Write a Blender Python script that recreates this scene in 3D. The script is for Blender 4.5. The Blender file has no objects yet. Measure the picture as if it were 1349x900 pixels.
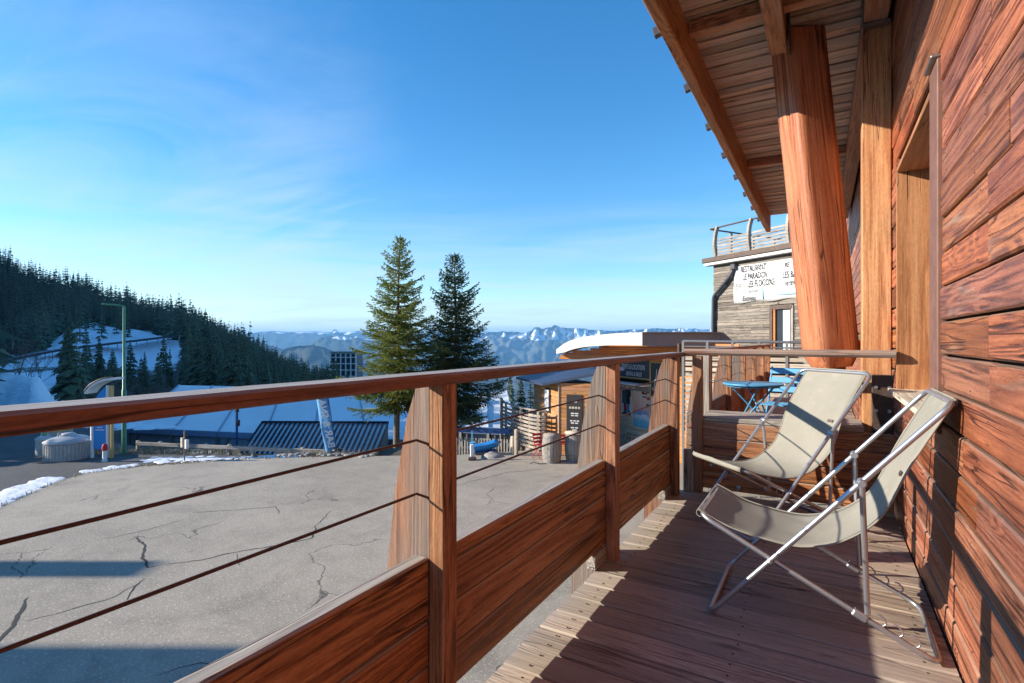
import bpy, bmesh, math, random
from mathutils import Vector, Matrix, noise as mnoise
R = math.radians
S = bpy.context.scene
COL = S.collection
random.seed(7)
# ------------------------------------------------------------------ camera, sky, sun, exposure
EYE = 1.2                                   # eye height above the balcony floor (z = 0)
FPX, CU, HV = 700.0, 674.5, 448.0           # focal length and principal point in photo pixels
TH = R(30.4); ST, CT = math.sin(TH), math.cos(TH)
cam_d = bpy.data.cameras.new('camera'); cam = bpy.data.objects.new('camera', cam_d); COL.objects.link(cam)
cam.location = (0, 0, EYE); cam.rotation_euler = (R(90), 0, TH)
cam_d.sensor_width = 36; cam_d.lens = FPX / 1349 * 36; cam_d.shift_y = -2 / 1349
cam_d.clip_start = .02; cam_d.clip_end = 60000
S.camera = cam
SUN_E = R(21.4); SUN_AZ = math.atan2(-.862, -.507)          # azimuth clockwise from +Y
sd = Vector((math.sin(SUN_AZ) * math.cos(SUN_E), math.cos(SUN_AZ) * math.cos(SUN_E), math.sin(SUN_E)))
W = bpy.data.worlds.new('World'); S.world = W; W.use_nodes = True
SKY_STR = .15
sun_d = bpy.data.lights.new('sun', 'SUN'); sun = bpy.data.objects.new('sun', sun_d); COL.objects.link(sun)
sun_d.energy = 4.0; sun_d.angle = R(.5); sun_d.color = (1, .90, .76)
sun.rotation_euler = sd.to_track_quat('Z', 'Y').to_euler(); sun.location = (-30, -6, 30)
S.view_settings.view_transform = 'Standard'; S.view_settings.look = 'None'
S.view_settings.exposure = 1.12; S.view_settings.gamma = 1
S.render.engine = 'CYCLES'
S.cycles.use_denoising = True
S.cycles.max_bounces = 6; S.cycles.diffuse_bounces = 4; S.cycles.glossy_bounces = 3
S.cycles.transmission_bounces = 4; S.cycles.transparent_max_bounces = 6; S.cycles.volume_bounces = 1
S.cycles.caustics_reflective = False; S.cycles.caustics_refractive = False
S.cycles.sample_clamp_indirect = 4

def build_world():
    nt = W.node_tree; N = nt.nodes; L = nt.links; N.clear()
    sky = N.new('ShaderNodeTexSky'); sky.sky_type = 'NISHITA'; sky.sun_disc = False
    sky.sun_elevation = SUN_E; sky.sun_rotation = SUN_AZ; sky.altitude = 1700
    sky.air_density = 1.2; sky.dust_density = .05; sky.ozone_density = 2.6
    tc = N.new('ShaderNodeTexCoord')
    sep = N.new('ShaderNodeSeparateXYZ'); L.new(tc.outputs['Generated'], sep.inputs[0])
    zc = N.new('ShaderNodeMath'); zc.operation = 'MAXIMUM'; L.new(sep.outputs[2], zc.inputs[0]); zc.inputs[1].default_value = .03
    za = N.new('ShaderNodeMath'); za.operation = 'ADD'; L.new(zc.outputs[0], za.inputs[0]); za.inputs[1].default_value = .06
    dx = N.new('ShaderNodeMath'); dx.operation = 'DIVIDE'; L.new(sep.outputs[0], dx.inputs[0]); L.new(za.outputs[0], dx.inputs[1])
    dy = N.new('ShaderNodeMath'); dy.operation = 'DIVIDE'; L.new(sep.outputs[1], dy.inputs[0]); L.new(za.outputs[0], dy.inputs[1])
    cb = N.new('ShaderNodeCombineXYZ'); L.new(dx.outputs[0], cb.inputs[0]); L.new(dy.outputs[0], cb.inputs[1])
    mp = N.new('ShaderNodeMapping'); L.new(cb.outputs[0], mp.inputs[0]); mp.inputs['Rotation'].default_value = (0, 0, R(35)); mp.inputs['Scale'].default_value = (.34, 1.25, 1)
    nz = N.new('ShaderNodeTexNoise'); L.new(mp.outputs[0], nz.inputs['Vector']); nz.inputs['Scale'].default_value = .8
    nz.inputs['Detail'].default_value = 9; nz.inputs['Roughness'].default_value = .62; nz.inputs['Distortion'].default_value = .7
    r1 = N.new('ShaderNodeValToRGB'); L.new(nz.outputs[0], r1.inputs[0]); r1.color_ramp.elements[0].position = .51; r1.color_ramp.elements[1].position = .85
    n2 = N.new('ShaderNodeTexNoise'); L.new(cb.outputs[0], n2.inputs['Vector']); n2.inputs['Scale'].default_value = .33; n2.inputs['Detail'].default_value = 3
    r2 = N.new('ShaderNodeValToRGB'); L.new(n2.outputs[0], r2.inputs[0]); r2.color_ramp.elements[0].position = .49; r2.color_ramp.elements[1].position = .64
    mm = N.new('ShaderNodeMath'); mm.operation = 'MULTIPLY'; L.new(r1.outputs[0], mm.inputs[0]); L.new(r2.outputs[0], mm.inputs[1])
    m2 = N.new('ShaderNodeMath'); m2.operation = 'MULTIPLY'; L.new(mm.outputs[0], m2.inputs[0]); m2.inputs[1].default_value = .8
    # photographic saturation of the clear blue
    hsv = N.new('ShaderNodeHueSaturation'); L.new(sky.outputs[0], hsv.inputs['Color']); hsv.inputs['Saturation'].default_value = 1.32; hsv.inputs['Value'].default_value = .76
    # low bank of thin streaky cloud towards the horizon
    st = N.new('ShaderNodeMapping'); L.new(tc.outputs['Generated'], st.inputs[0]); st.inputs['Scale'].default_value = (1.3, 1.3, 17)
    n3 = N.new('ShaderNodeTexNoise'); L.new(st.outputs[0], n3.inputs['Vector']); n3.inputs['Scale'].default_value = 2.2; n3.inputs['Detail'].default_value = 8; n3.inputs['Roughness'].default_value = .55; n3.inputs['Distortion'].default_value = .35
    lo = N.new('ShaderNodeMapRange'); lo.clamp = True; L.new(sep.outputs[2], lo.inputs[0]); lo.inputs[1].default_value = .30; lo.inputs[2].default_value = .01; lo.inputs[3].default_value = 0; lo.inputs[4].default_value = 1; lo.interpolation_type = 'SMOOTHSTEP'
    r3 = N.new('ShaderNodeValToRGB'); L.new(n3.outputs[0], r3.inputs[0]); r3.color_ramp.elements[0].position = .36; r3.color_ramp.elements[1].position = .68
    lm = N.new('ShaderNodeMath'); lm.operation = 'MULTIPLY'; L.new(lo.outputs[0], lm.inputs[0]); L.new(r3.outputs[0], lm.inputs[1])
    l2 = N.new('ShaderNodeMath'); l2.operation = 'MULTIPLY_ADD'; L.new(lm.outputs[0], l2.inputs[0]); l2.inputs[1].default_value = .75; L.new(m2.outputs[0], l2.inputs[2]); l2.use_clamp = True
    m2 = l2
    mix = N.new('ShaderNodeMixRGB'); L.new(m2.outputs[0], mix.inputs[0]); L.new(hsv.outputs[0], mix.inputs[1]); mix.inputs[2].default_value = (2.6, 2.95, 3.15, 1)
    bg = N.new('ShaderNodeBackground'); L.new(mix.outputs[0], bg.inputs[0]); bg.inputs[1].default_value = SKY_STR
    out = N.new('ShaderNodeOutputWorld'); L.new(bg.outputs[0], out.inputs[0])
build_world()

# ------------------------------------------------------------------ plan helpers: photo pixel + distance -> place in the world
def LD(lat, D, z=0.0): return Vector((lat * CT - D * ST, lat * ST + D * CT, z))          # z = height over balcony floor
def P(u, v, D): return LD((u - CU) / FPX * D, D, EYE + (HV - v) * D / FPX)
def U(u, D, z): return LD((u - CU) / FPX * D, D, z)
def G(u, v, z): return U(u, FPX * (EYE - z) / (v - HV), z)
LOT = -3.0
ROOTM = {}

# ------------------------------------------------------------------ objects
def tag(o, label=None, cat=None, group=None, kind=None):
    if label: o['label'] = label
    if cat: o['category'] = cat
    if group: o['group'] = group
    if kind: o['kind'] = kind
    return o
def put(o, M, parent=None):
    COL.objects.link(o)
    if parent is not None:
        o.parent = parent; o.matrix_parent_inverse = ROOTM[parent.name].inverted()
    o.matrix_basis = M; ROOTM[o.name] = M
    return o
def thing(name, label, cat, loc=(0, 0, 0), group=None, rz=0):
    o = bpy.data.objects.new(name, None); o.empty_display_size = .1
    put(o, Matrix.Translation(loc) @ Matrix.Rotation(rz, 4, 'Z')); return tag(o, label, cat, group)
def struct(name, loc=(0, 0, 0)):
    o = bpy.data.objects.new(name, None); put(o, Matrix.Translation(loc)); o['kind'] = 'structure'; return o
def copy_tree(o, M, label=None, group=None):
    c = o.copy(); COL.objects.link(c); c.matrix_basis = M; ROOTM[c.name] = M
    if label: c['label'] = label
    if group: c['group'] = group
    def rec(a, b):
        for ch in list(a.children):
            d = ch.copy(); COL.objects.link(d); d.parent = b; rec(ch, d)
    rec(o, c); return c

class MB:
    def __init__(s): s.v = []; s.f = []; s.m = []; s.sm = []
    def add(s, vs, fs, mat=0, smooth=False):
        b = len(s.v); s.v += [tuple(p) for p in vs]
        for f in fs: s.f.append([b + i for i in f]); s.m.append(mat); s.sm.append(smooth)
        return s
    def box(s, c, d, M=None, mat=0, ch=0.0):
        x, y, z = d[0] / 2, d[1] / 2, d[2] / 2; c = Vector(c)
        if ch <= 0:
            vs = [Vector((a * x, b * y, e * z)) for a in (-1, 1) for b in (-1, 1) for e in (-1, 1)]
            fs = [(0, 1, 3, 2), (4, 6, 7, 5), (0, 4, 5, 1), (2, 3, 7, 6), (0, 2, 6, 4), (1, 5, 7, 3)]
        else:
            vs, fs = chamfer_box(x, y, z, min(ch, x * .9, y * .9, z * .9))
        if M is not None: vs = [M @ p for p in vs]
        return s.add([p + c for p in vs], fs, mat)
    def beam(s, a, b, w, h, up=(0, 0, 1), mat=0, ch=0.0):
        a, b = Vector(a), Vector(b); M = frame(a, b, up).to_3x3()
        return s.box((a + b) / 2, ((b - a).length, w, h), M, mat, ch)
    def tube(s, pts, r, n=8, mat=0, cap=True, closed=False):
        pts = [Vector(p) for p in pts]; k = len(pts); rs = r if isinstance(r, (list, tuple)) else [r] * k
        vs = []; prev = None
        for i, p in enumerate(pts):
            if closed: t = pts[(i + 1) % k] - pts[i - 1]
            else: t = pts[min(i + 1, k - 1)] - pts[max(i - 1, 0)]
            t.normalize()
            if prev is None:
                a = Vector((0, 0, 1)) if abs(t.z) < .9 else Vector((1, 0, 0)); x = t.cross(a).normalized()
            else:
                x = (prev - t * prev.dot(t)).normalized()
            prev = x; y = t.cross(x)
            for j in range(n):
                an = 2 * math.pi * j / n; vs.append(p + (x * math.cos(an) + y * math.sin(an)) * rs[i])
        fs = []
        for i in range(k if closed else k - 1):
            for j in range(n):
                a = i * n; b = ((i + 1) % k) * n; fs.append((a + j, a + (j + 1) % n, b + (j + 1) % n, b + j))
        s.add(vs, fs, mat, True)
        if cap and not closed:
            s.add(vs[:n], [tuple(range(n))[::-1]], mat); s.add(vs[-n:], [tuple(range(n))], mat)
        return s
    def lathe(s, c, prof, n=20, mat=0, M=None):
        c = Vector(c); vs = []
        for r, z in prof:
            for j in range(n):
                a = 2 * math.pi * j / n; p = Vector((r * math.cos(a), r * math.sin(a), z)); vs.append((M @ p if M else p) + c)
        fs = []; k = len(prof)
        for i in range(k - 1):
            for j in range(n): fs.append((i * n + j, i * n + (j + 1) % n, (i + 1) * n + (j + 1) % n, (i + 1) * n + j))
        s.add(vs, fs, mat, True)
        s.add(vs[:n], [tuple(range(n))[::-1]], mat); s.add(vs[-n:], [tuple(range(n))], mat)
        return s
    def prism(s, poly, ext, mat=0):
        a = [Vector(p) for p in poly]; e = Vector(ext); n = len(a)
        vs = a + [p + e for p in a]
        fs = [tuple(range(n))[::-1], tuple(range(n, 2 * n))] + [(i, (i + 1) % n, n + (i + 1) % n, n + i) for i in range(n)]
        return s.add(vs, fs, mat)
    def grid(s, rows, mat=0, smooth=True):
        n = len(rows[0]); vs = [p for r in rows for p in r]
        fs = [(i * n + j, i * n + j + 1, (i + 1) * n + j + 1, (i + 1) * n + j) for i in range(len(rows) - 1) for j in range(n - 1)]
        return s.add(vs, fs, mat, smooth)
    def mesh(s, name, mats, M=None):
        me = bpy.data.meshes.new(name)
        vs = s.v
        if M is not None:
            Mi = M.inverted(); vs = [tuple(Mi @ Vector(p)) for p in vs]
        me.from_pydata(vs, [], s.f)
        for m in (mats if isinstance(mats, (list, tuple)) else [mats]): me.materials.append(m)
        me.polygons.foreach_set('material_index', s.m); me.polygons.foreach_set('use_smooth', s.sm)
        bm = bmesh.new(); bm.from_mesh(me); bmesh.ops.recalc_face_normals(bm, faces=bm.faces[:]); bm.to_mesh(me); bm.free()
        me.update(); return me
    def obj(s, name, mats, parent=None, M=None):
        M = M or Matrix.Identity(4)
        return put(bpy.data.objects.new(name, s.mesh(name, mats, M)), M, parent)

def chamfer_box(x, y, z, c):
    vs = []; idx = {}
    for a in (-1, 1):
        for b in (-1, 1):
            for e in (-1, 1):
                for k, q in enumerate(((a * x, b * (y - c), e * (z - c)), (a * (x - c), b * y, e * (z - c)), (a * (x - c), b * (y - c), e * z))):
                    idx[(a, b, e, k)] = len(vs); vs.append(Vector(q))
    g = lambda a, b, e, k: idx[(a, b, e, k)]
    fs = []
    for sg in (-1, 1):
        fs.append((g(sg, -1, -1, 0), g(sg, 1, -1, 0), g(sg, 1, 1, 0), g(sg, -1, 1, 0)))
        fs.append((g(-1, sg, -1, 1), g(1, sg, -1, 1), g(1, sg, 1, 1), g(-1, sg, 1, 1)))
        fs.append((g(-1, -1, sg, 2), g(1, -1, sg, 2), g(1, 1, sg, 2), g(-1, 1, sg, 2)))
    for a in (-1, 1):
        for b in (-1, 1):
            fs.append((g(a, b, -1, 0), g(a, b, -1, 1), g(a, b, 1, 1), g(a, b, 1, 0)))
            fs.append((g(a, -1, b, 0), g(a, -1, b, 2), g(a, 1, b, 2), g(a, 1, b, 0)))
            fs.append((g(-1, a, b, 1), g(-1, a, b, 2), g(1, a, b, 2), g(1, a, b, 1)))
    for a in (-1, 1):
        for b in (-1, 1):
            for e in (-1, 1): fs.append((g(a, b, e, 0), g(a, b, e, 1), g(a, b, e, 2)))
    return vs, fs
def frame(a, b, up=(0, 0, 1)):
    x = (Vector(b) - Vector(a)).normalized(); u = Vector(up); y = u.cross(x)
    if y.length < 1e-4: y = Vector((0, 1, 0)).cross(x)
    y.normalize(); z = x.cross(y)
    M = Matrix((x, y, z)).transposed().to_4x4(); M.translation = (Vector(a) + Vector(b)) / 2; return M
def plank(name, mat, parent, a, b, w, h, up=(0, 0, 1), ch=.004, seg=1, wob=0.0):
    """a board from a to b, w wide and h thick along up; grain runs along its own x"""
    a, b = Vector(a), Vector(b); M = frame(a, b, up); Ln = (b - a).length
    m = MB()
    if seg <= 1: m.box((0, 0, 0), (Ln, w, h), None, 0, ch)
    else:
        rows = []; c = min(ch, w * .4, h * .4); sec = [(-w/2, -h/2+c), (-w/2, h/2-c), (-w/2+c, h/2), (w/2-c, h/2), (w/2, h/2-c), (w/2, -h/2+c), (w/2-c, -h/2), (-w/2+c, -h/2)]
        ox = random.random() * 50
        for i in range(seg + 1):
            x = -Ln / 2 + Ln * i / seg; q = []
            for k, (yy, zz) in enumerate(sec):
                n1 = mnoise.noise(Vector((x * 3 + ox, k // 2 * 3.1, 0))) * wob
                n2 = mnoise.noise(Vector((x * 3 + ox, k // 2 * 3.1, 9))) * wob
                q.append(Vector((x, yy + n1, zz + n2)))
            rows.append(q)
        for i in range(seg):
            vs = rows[i] + rows[i + 1]; m.add(vs, [(k, (k + 1) % 8, 8 + (k + 1) % 8, 8 + k) for k in range(8)])
        m.add(rows[0], [tuple(range(8))]); m.add(rows[-1], [tuple(range(8))[::-1]])
    return put(bpy.data.objects.new(name, m.mesh(name, mat)), M, parent)
def share(name, me, M, parent): return put(bpy.data.objects.new(name, me), M, parent)
def text(body, parent, loc, right, up, size, mat, name='lettering', align='CENTER', sx=1.0, ext=.002, shear=0, bold=0.0):
    cu = bpy.data.curves.new(name, 'FONT'); cu.body = body; cu.size = size; cu.align_x = align; cu.align_y = 'CENTER'; cu.extrude = ext; cu.shear = shear; cu.offset = bold
    cu.resolution_u = 2; cu.materials.append(mat)
    x = Vector(right).normalized(); y = Vector(up); y = (y - x * y.dot(x)).normalized(); z = x.cross(y)
    M = Matrix((x * sx, y, z)).transposed().to_4x4(); M.translation = Vector(loc)
    tmp = bpy.data.objects.new('tmp', cu); COL.objects.link(tmp); me = bpy.data.meshes.new_from_object(tmp.evaluated_get(bpy.context.evaluated_depsgraph_get())); bpy.data.objects.remove(tmp)
    return put(bpy.data.objects.new(name, me), M, parent)
def arc_pts(pts, r, n=5, closed=False):
    """round the corners of a polyline"""
    pts = [Vector(p) for p in pts]; out = []; k = len(pts)
    for i, p in enumerate(pts):
        if not closed and i in (0, k - 1): out.append(p); continue
        a = (pts[i - 1] - p); b = (pts[(i + 1) % k] - p); rr = min(r, a.length * .45, b.length * .45)
        p0 = p + a.normalized() * rr; p1 = p + b.normalized() * rr
        for j in range(n + 1):
            t = j / n; out.append(p0 * (1 - t) ** 2 + p * 2 * t * (1 - t) + p1 * t * t)
    return out

# ------------------------------------------------------------------ materials
class NT:
    def __init__(s, name):
        s.mat = bpy.data.materials.new(name); s.mat.use_nodes = True; s.t = s.mat.node_tree; s.t.nodes.clear()
        s.out = s.t.nodes.new('ShaderNodeOutputMaterial'); s.b = s.t.nodes.new('ShaderNodeBsdfPrincipled'); s.l(s.b.outputs[0], s.out.inputs[0])
    def n(s, ty, **k):
        o = s.t.nodes.new(ty)
        for a, b in k.items(): setattr(o, a, b)
        return o
    def l(s, a, b): s.t.links.new(a, b)
    def inp(s, sock, v):
        if hasattr(v, 'is_linked') or isinstance(v, bpy.types.NodeSocket): s.l(v, sock)
        else: sock.default_value = v
    def math(s, op, a, b=None, clamp=False):
        o = s.n('ShaderNodeMath', operation=op, use_clamp=clamp); s.inp(o.inputs[0], a)
        if b is not None: s.inp(o.inputs[1], b)
        return o.outputs[0]
    def vmul(s, v, sc):
        o = s.n('ShaderNodeVectorMath', operation='MULTIPLY'); s.l(v, o.inputs[0]); o.inputs[1].default_value = sc; return o.outputs[0]
    def noise(s, vec, scale=1, detail=3, rough=.5, dist=0):
        o = s.n('ShaderNodeTexNoise'); s.l(vec, o.inputs['Vector']); o.inputs['Scale'].default_value = scale; o.inputs['Detail'].default_value = detail
        o.inputs['Roughness'].default_value = rough; o.inputs['Distortion'].default_value = dist; return o.outputs[0]
    def ramp(s, f, stops, interp='LINEAR'):
        o = s.n('ShaderNodeValToRGB'); s.l(f, o.inputs[0]); e = o.color_ramp; e.interpolation = interp
        while len(e.elements) < len(stops): e.elements.new(.5)
        for el, (p, c) in zip(e.elements, stops): el.position = p; el.color = (*c, 1) if len(c) == 3 else c
        return o.outputs[0]
    def step(s, f, a, b):
        o = s.n('ShaderNodeMapRange', clamp=True); s.l(f, o.inputs[0]); o.inputs[1].default_value = a; o.inputs[2].default_value = b; return o.outputs[0]
    def mix(s, f, a, b, mode='MIX'):
        o = s.n('ShaderNodeMixRGB', blend_type=mode); s.inp(o.inputs[0], f)
        for i, c in ((1, a), (2, b)):
            if isinstance(c, tuple): o.inputs[i].default_value = (*c, 1) if len(c) == 3 else c
            else: s.l(c, o.inputs[i])
        return o.outputs[0]
    def bump(s, h, strength=.3, dist=.01):
        o = s.n('ShaderNodeBump'); o.inputs['Strength'].default_value = strength; o.inputs['Distance'].default_value = dist; s.l(h, o.inputs['Height']); s.l(o.outputs[0], s.b.inputs['Normal']); return o
    def col(s, c): s.inp(s.b.inputs['Base Color'], (*c, 1) if isinstance(c, tuple) and len(c) == 3 else c)
    def rough(s, r): s.inp(s.b.inputs['Roughness'], r)
    def obj(s): return s.n('ShaderNodeTexCoord').outputs['Object']
    def rand(s): return s.n('ShaderNodeObjectInfo').outputs['Random']
    def roff(s, v):
        r = s.rand(); c = s.n('ShaderNodeCombineXYZ')
        for i, k in enumerate((61.0, 23.0, 37.0)): s.l(s.math('MULTIPLY', r, k), c.inputs[i])
        o = s.n('ShaderNodeVectorMath', operation='ADD'); s.l(v, o.inputs[0]); s.l(c.outputs[0], o.inputs[1]); return o.outputs[0]

def wood(name, dark, mid, light, rings=9, endw=None, gray=0.0, grayc=(.30, .28, .25), top_gray=0.0, rough=.6, var=.35, axis='x', scale=1.0, streak=.0, bump=.5, stain=.35, spec=.35):
    t = NT(name); v = t.obj()
    if axis == 'z':
        mp = t.n('ShaderNodeMapping'); t.l(v, mp.inputs[0]); mp.inputs['Rotation'].default_value = (0, R(90), 0); v = mp.outputs[0]
    if axis == 'y':
        mp = t.n('ShaderNodeMapping'); t.l(v, mp.inputs[0]); mp.inputs['Rotation'].default_value = (0, 0, R(90)); v = mp.outputs[0]
    v = t.roff(v)
    big = t.noise(t.vmul(v, (.34 * scale, 6.5 * scale, 6.5 * scale)), 1, 2, .5, .5)
    vo = t.n('ShaderNodeTexVoronoi'); t.l(t.vmul(v, (1.35 * scale, 6.2 * scale, 2.6 * scale)), vo.inputs['Vector']); vo.inputs['Scale'].default_value = 1
    sc = t.n('ShaderNodeSeparateColor'); t.l(vo.outputs['Color'], sc.inputs[0])
    gate = t.step(sc.outputs[0], .50, .55)
    kd = t.math('SUBTRACT', 1.0, t.step(vo.outputs['Distance'], .03, .38))
    kn = t.math('MULTIPLY', kd, gate)
    sv = t.n('ShaderNodeSeparateXYZ'); t.l(v, sv.inputs[0])
    wob_ = t.noise(t.vmul(v, (2.2, 14, 14)), 1, 3, .55)
    acr = t.math('ADD', t.math('MULTIPLY', sv.outputs[1], 17.0 * scale), t.math('MULTIPLY', sv.outputs[2], 13.0 * scale))
    ph = t.math('ADD', t.math('ADD', t.math('MULTIPLY', big, float(rings) * 1.7), acr), t.math('ADD', t.math('MULTIPLY', kn, 3.2), t.math('MULTIPLY', wob_, .9)))
    fine = t.noise(t.vmul(v, (5, 150, 150)), 1, 4, .6)
    ph = t.math('ADD', ph, t.math('MULTIPLY', fine, .45))
    ring = t.math('ADD', t.math('MULTIPLY', t.math('SINE', t.math('MULTIPLY', ph, 6.283)), .5), .5)
    cm = t.math('ADD', t.math('MULTIPLY', t.step(t.noise(t.vmul(v, (.9, 3.3, 3.3)), 1, 2), .32, .68), .75), .22)
    ring = t.math('ADD', t.math('MULTIPLY', t.math('SUBTRACT', ring, .55), cm), .55)
    c = t.ramp(ring, [(0, tuple(x * .8 for x in dark)), (.18, dark), (.45, mid), (1, light)])
    med = t.noise(t.vmul(v, (2.2, 62, 62)), 1, 3, .6, .3)
    c = t.mix(t.math('MULTIPLY', t.step(med, .50, .68), .6), c, tuple(min(1, x * .6 + .12 + .06 * i) for i, x in enumerate(tuple(q * 1.1 for q in light)[::1])) if False else tuple(min(1, x * 1.25) for x in light))
    c = t.mix(t.math('MULTIPLY', t.math('SUBTRACT', 1.0, t.step(med, .30, .46)), .42), c, tuple(x * .6 for x in dark))
    pore = t.noise(t.vmul(v, (38, 170, 170)), 1, 3, .7)
    c = t.mix(t.math('MULTIPLY', t.step(pore, .48, .70), .42), c, tuple(x * .55 for x in dark)); c = t.mix(t.math('MULTIPLY', t.math('SUBTRACT', 1.0, t.step(pore, .28, .46)), .35), c, tuple(min(1, x * 1.3) for x in light))
    cn = t.noise(t.vmul(v, (.7, 16, 16)), 1, 2, .5, .2); cg = t.step(t.noise(t.vmul(v, (1.1, 3, 3)), 1, 2), .50, .56)
    crk = t.math('MULTIPLY', t.math('SUBTRACT', 1.0, t.step(t.math('ABSOLUTE', t.math('SUBTRACT', cn, .5)), .004, .018)), cg)
    pat = t.noise(t.vmul(v, (1.3, 4, 4)), 1, 3, .55)
    c = t.mix(t.math('MULTIPLY', t.step(pat, .42, .72), stain), c, tuple(x * .55 for x in dark))
    c = t.mix(t.math('MULTIPLY', t.step(fine, .35, .75), .35), c, tuple(min(1, x * 1.15) for x in light))
    if streak > 0:
        stn = t.noise(t.vmul(v, (1.1, 9, 9)), 1, 4, .6, 1.0)
        c = t.mix(t.math('MULTIPLY', t.step(stn, .60, .78), streak), c, (.56, .42, .30))
    core = t.math('MULTIPLY', t.math('SUBTRACT', 1.0, t.step(vo.outputs['Distance'], .05, .13)), gate)
    c = t.mix(t.math('MULTIPLY', core, .8), c, tuple(x * .35 for x in dark))
    c = t.mix(t.math('MULTIPLY', crk, .8), c, tuple(x * .2 for x in dark))
    g = None
    if gray > 0:
        gn = t.noise(t.vmul(v, (.9, 3, 3)), 1, 4, .6)
        g = t.math('MULTIPLY', t.step(gn, .62 - .5 * gray, .78 - .35 * gray), min(1, .5 + gray * .6))
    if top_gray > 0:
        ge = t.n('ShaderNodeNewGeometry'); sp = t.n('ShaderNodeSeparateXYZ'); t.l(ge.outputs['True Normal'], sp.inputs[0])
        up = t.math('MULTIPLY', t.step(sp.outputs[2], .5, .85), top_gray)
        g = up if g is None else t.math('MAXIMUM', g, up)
    if g is not None:
        gc = t.mix(t.math('MULTIPLY', ring, .55), grayc, tuple(x * .5 for x in grayc))
        gc = t.mix(t.math('MULTIPLY', t.step(fine, .4, .7), .5), gc, tuple(x * 1.3 for x in grayc))
        c = t.mix(g, c, gc)
    if endw is not None:                  # rain-bleached board ends; some of the sunlit strip's paleness painted in too
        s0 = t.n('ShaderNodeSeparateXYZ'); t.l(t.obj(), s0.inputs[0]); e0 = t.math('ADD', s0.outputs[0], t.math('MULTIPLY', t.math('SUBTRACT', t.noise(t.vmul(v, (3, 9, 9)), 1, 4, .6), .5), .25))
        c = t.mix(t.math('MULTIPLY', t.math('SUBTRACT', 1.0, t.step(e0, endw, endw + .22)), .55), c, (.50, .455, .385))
    r = t.rand(); hs = t.n('ShaderNodeHueSaturation'); t.l(c, hs.inputs['Color'])
    t.l(t.math('ADD', t.math('MULTIPLY', r, var), 1 - var / 2), hs.inputs['Value'])
    t.l(t.math('ADD', t.math('MULTIPLY', t.math('FRACT', t.math('MULTIPLY', r, 7.3)), .16), .92), hs.inputs['Saturation'])
    t.l(t.math('ADD', t.math('MULTIPLY', t.math('FRACT', t.math('MULTIPLY', r, 3.7)), .012), .494), hs.inputs['Hue'])
    t.col(hs.outputs[0])
    t.rough(t.math('ADD', t.math('MULTIPLY', ring, .18), rough - .1)); t.b.inputs['Specular IOR Level'].default_value = spec
    t.bump(t.math('SUBTRACT', t.math('ADD', t.math('MULTIPLY', ring, .5), t.math('MULTIPLY', med, .9)), t.math('MULTIPLY', crk, 1.2)), bump, .004)
    return t.mat
def plain(name, c, rough=.6, metal=0, nz=.0, nsc=20, bump=0, spec=.5, c2=None, trans=0):
    t = NT(name); t.b.inputs['Metallic'].default_value = metal; t.b.inputs['Specular IOR Level'].default_value = spec
    v = t.roff(t.obj()); n = t.noise(v, nsc, 4, .6)
    cc = t.mix(t.step(n, .3, .7), c, c2 or tuple(x * (1 - nz) for x in c)); t.col(cc)
    t.rough(t.math('ADD', t.math('MULTIPLY', n, .2), rough - .1))
    if bump: t.bump(t.noise(v, nsc * 4, 3), bump, .004)
    if trans: t.b.inputs['Transmission Weight'].default_value = trans
    return t.mat
def leafm(name, a, b, c2, rough=.6, trans=.25):
    t = NT(name); v = t.roff(t.obj()); n = t.noise(v, 1.1, 3, .6); n2 = t.noise(v, 9, 2)
    c = t.mix(t.step(n, .35, .65), a, b); c = t.mix(t.step(n2, .5, .75), c, c2)
    r = t.rand(); hs = t.n('ShaderNodeHueSaturation'); t.l(c, hs.inputs['Color'])
    t.l(t.math('ADD', t.math('MULTIPLY', r, .5), .75), hs.inputs['Value']); t.col(hs.outputs[0]); t.rough(rough); t.b.inputs['Specular IOR Level'].default_value = .25
    if trans:
        tr = t.n('ShaderNodeBsdfTranslucent'); t.l(hs.outputs[0], tr.inputs[0]); ms = t.n('ShaderNodeMixShader'); ms.inputs[0].default_value = trans
        t.l(t.b.outputs[0], ms.inputs[1]); t.l(tr.outputs[0], ms.inputs[2]); t.l(ms.outputs[0], t.out.inputs[0])
    return t.mat

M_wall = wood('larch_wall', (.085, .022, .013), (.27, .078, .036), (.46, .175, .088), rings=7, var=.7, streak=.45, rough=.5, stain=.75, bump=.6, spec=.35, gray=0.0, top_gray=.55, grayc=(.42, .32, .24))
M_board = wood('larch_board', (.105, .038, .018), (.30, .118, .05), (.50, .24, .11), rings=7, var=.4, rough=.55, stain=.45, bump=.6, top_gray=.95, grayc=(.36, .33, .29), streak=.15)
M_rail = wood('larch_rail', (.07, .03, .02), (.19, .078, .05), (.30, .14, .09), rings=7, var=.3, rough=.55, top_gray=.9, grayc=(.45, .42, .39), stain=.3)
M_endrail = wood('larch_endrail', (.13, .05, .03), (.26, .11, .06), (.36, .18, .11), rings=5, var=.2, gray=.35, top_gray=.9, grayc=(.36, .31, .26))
M_column = wood('larch_column', (.26, .07, .024), (.44, .135, .045), (.58, .235, .09), rings=7, var=.2, rough=.55, stain=.25, scale=.6)
M_lightpost = wood('spruce_post', (.34, .12, .04), (.55, .24, .085), (.66, .37, .17), rings=6, var=.1, stain=.15, scale=.7)
M_reveal = wood('spruce_reveal', (.32, .13, .05), (.42, .19, .08), (.48, .24, .11), rings=4, var=.1, stain=.15, scale=.6)
M_trim = plain('window_trim', (.22, .105, .075), .6, nz=.3, nsc=14)
M_gray = wood('weathered_post', (.20, .17, .14), (.34, .30, .26), (.47, .43, .38), rings=9, var=.3, stain=.35, rough=.75, bump=.9, streak=.1)
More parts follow.
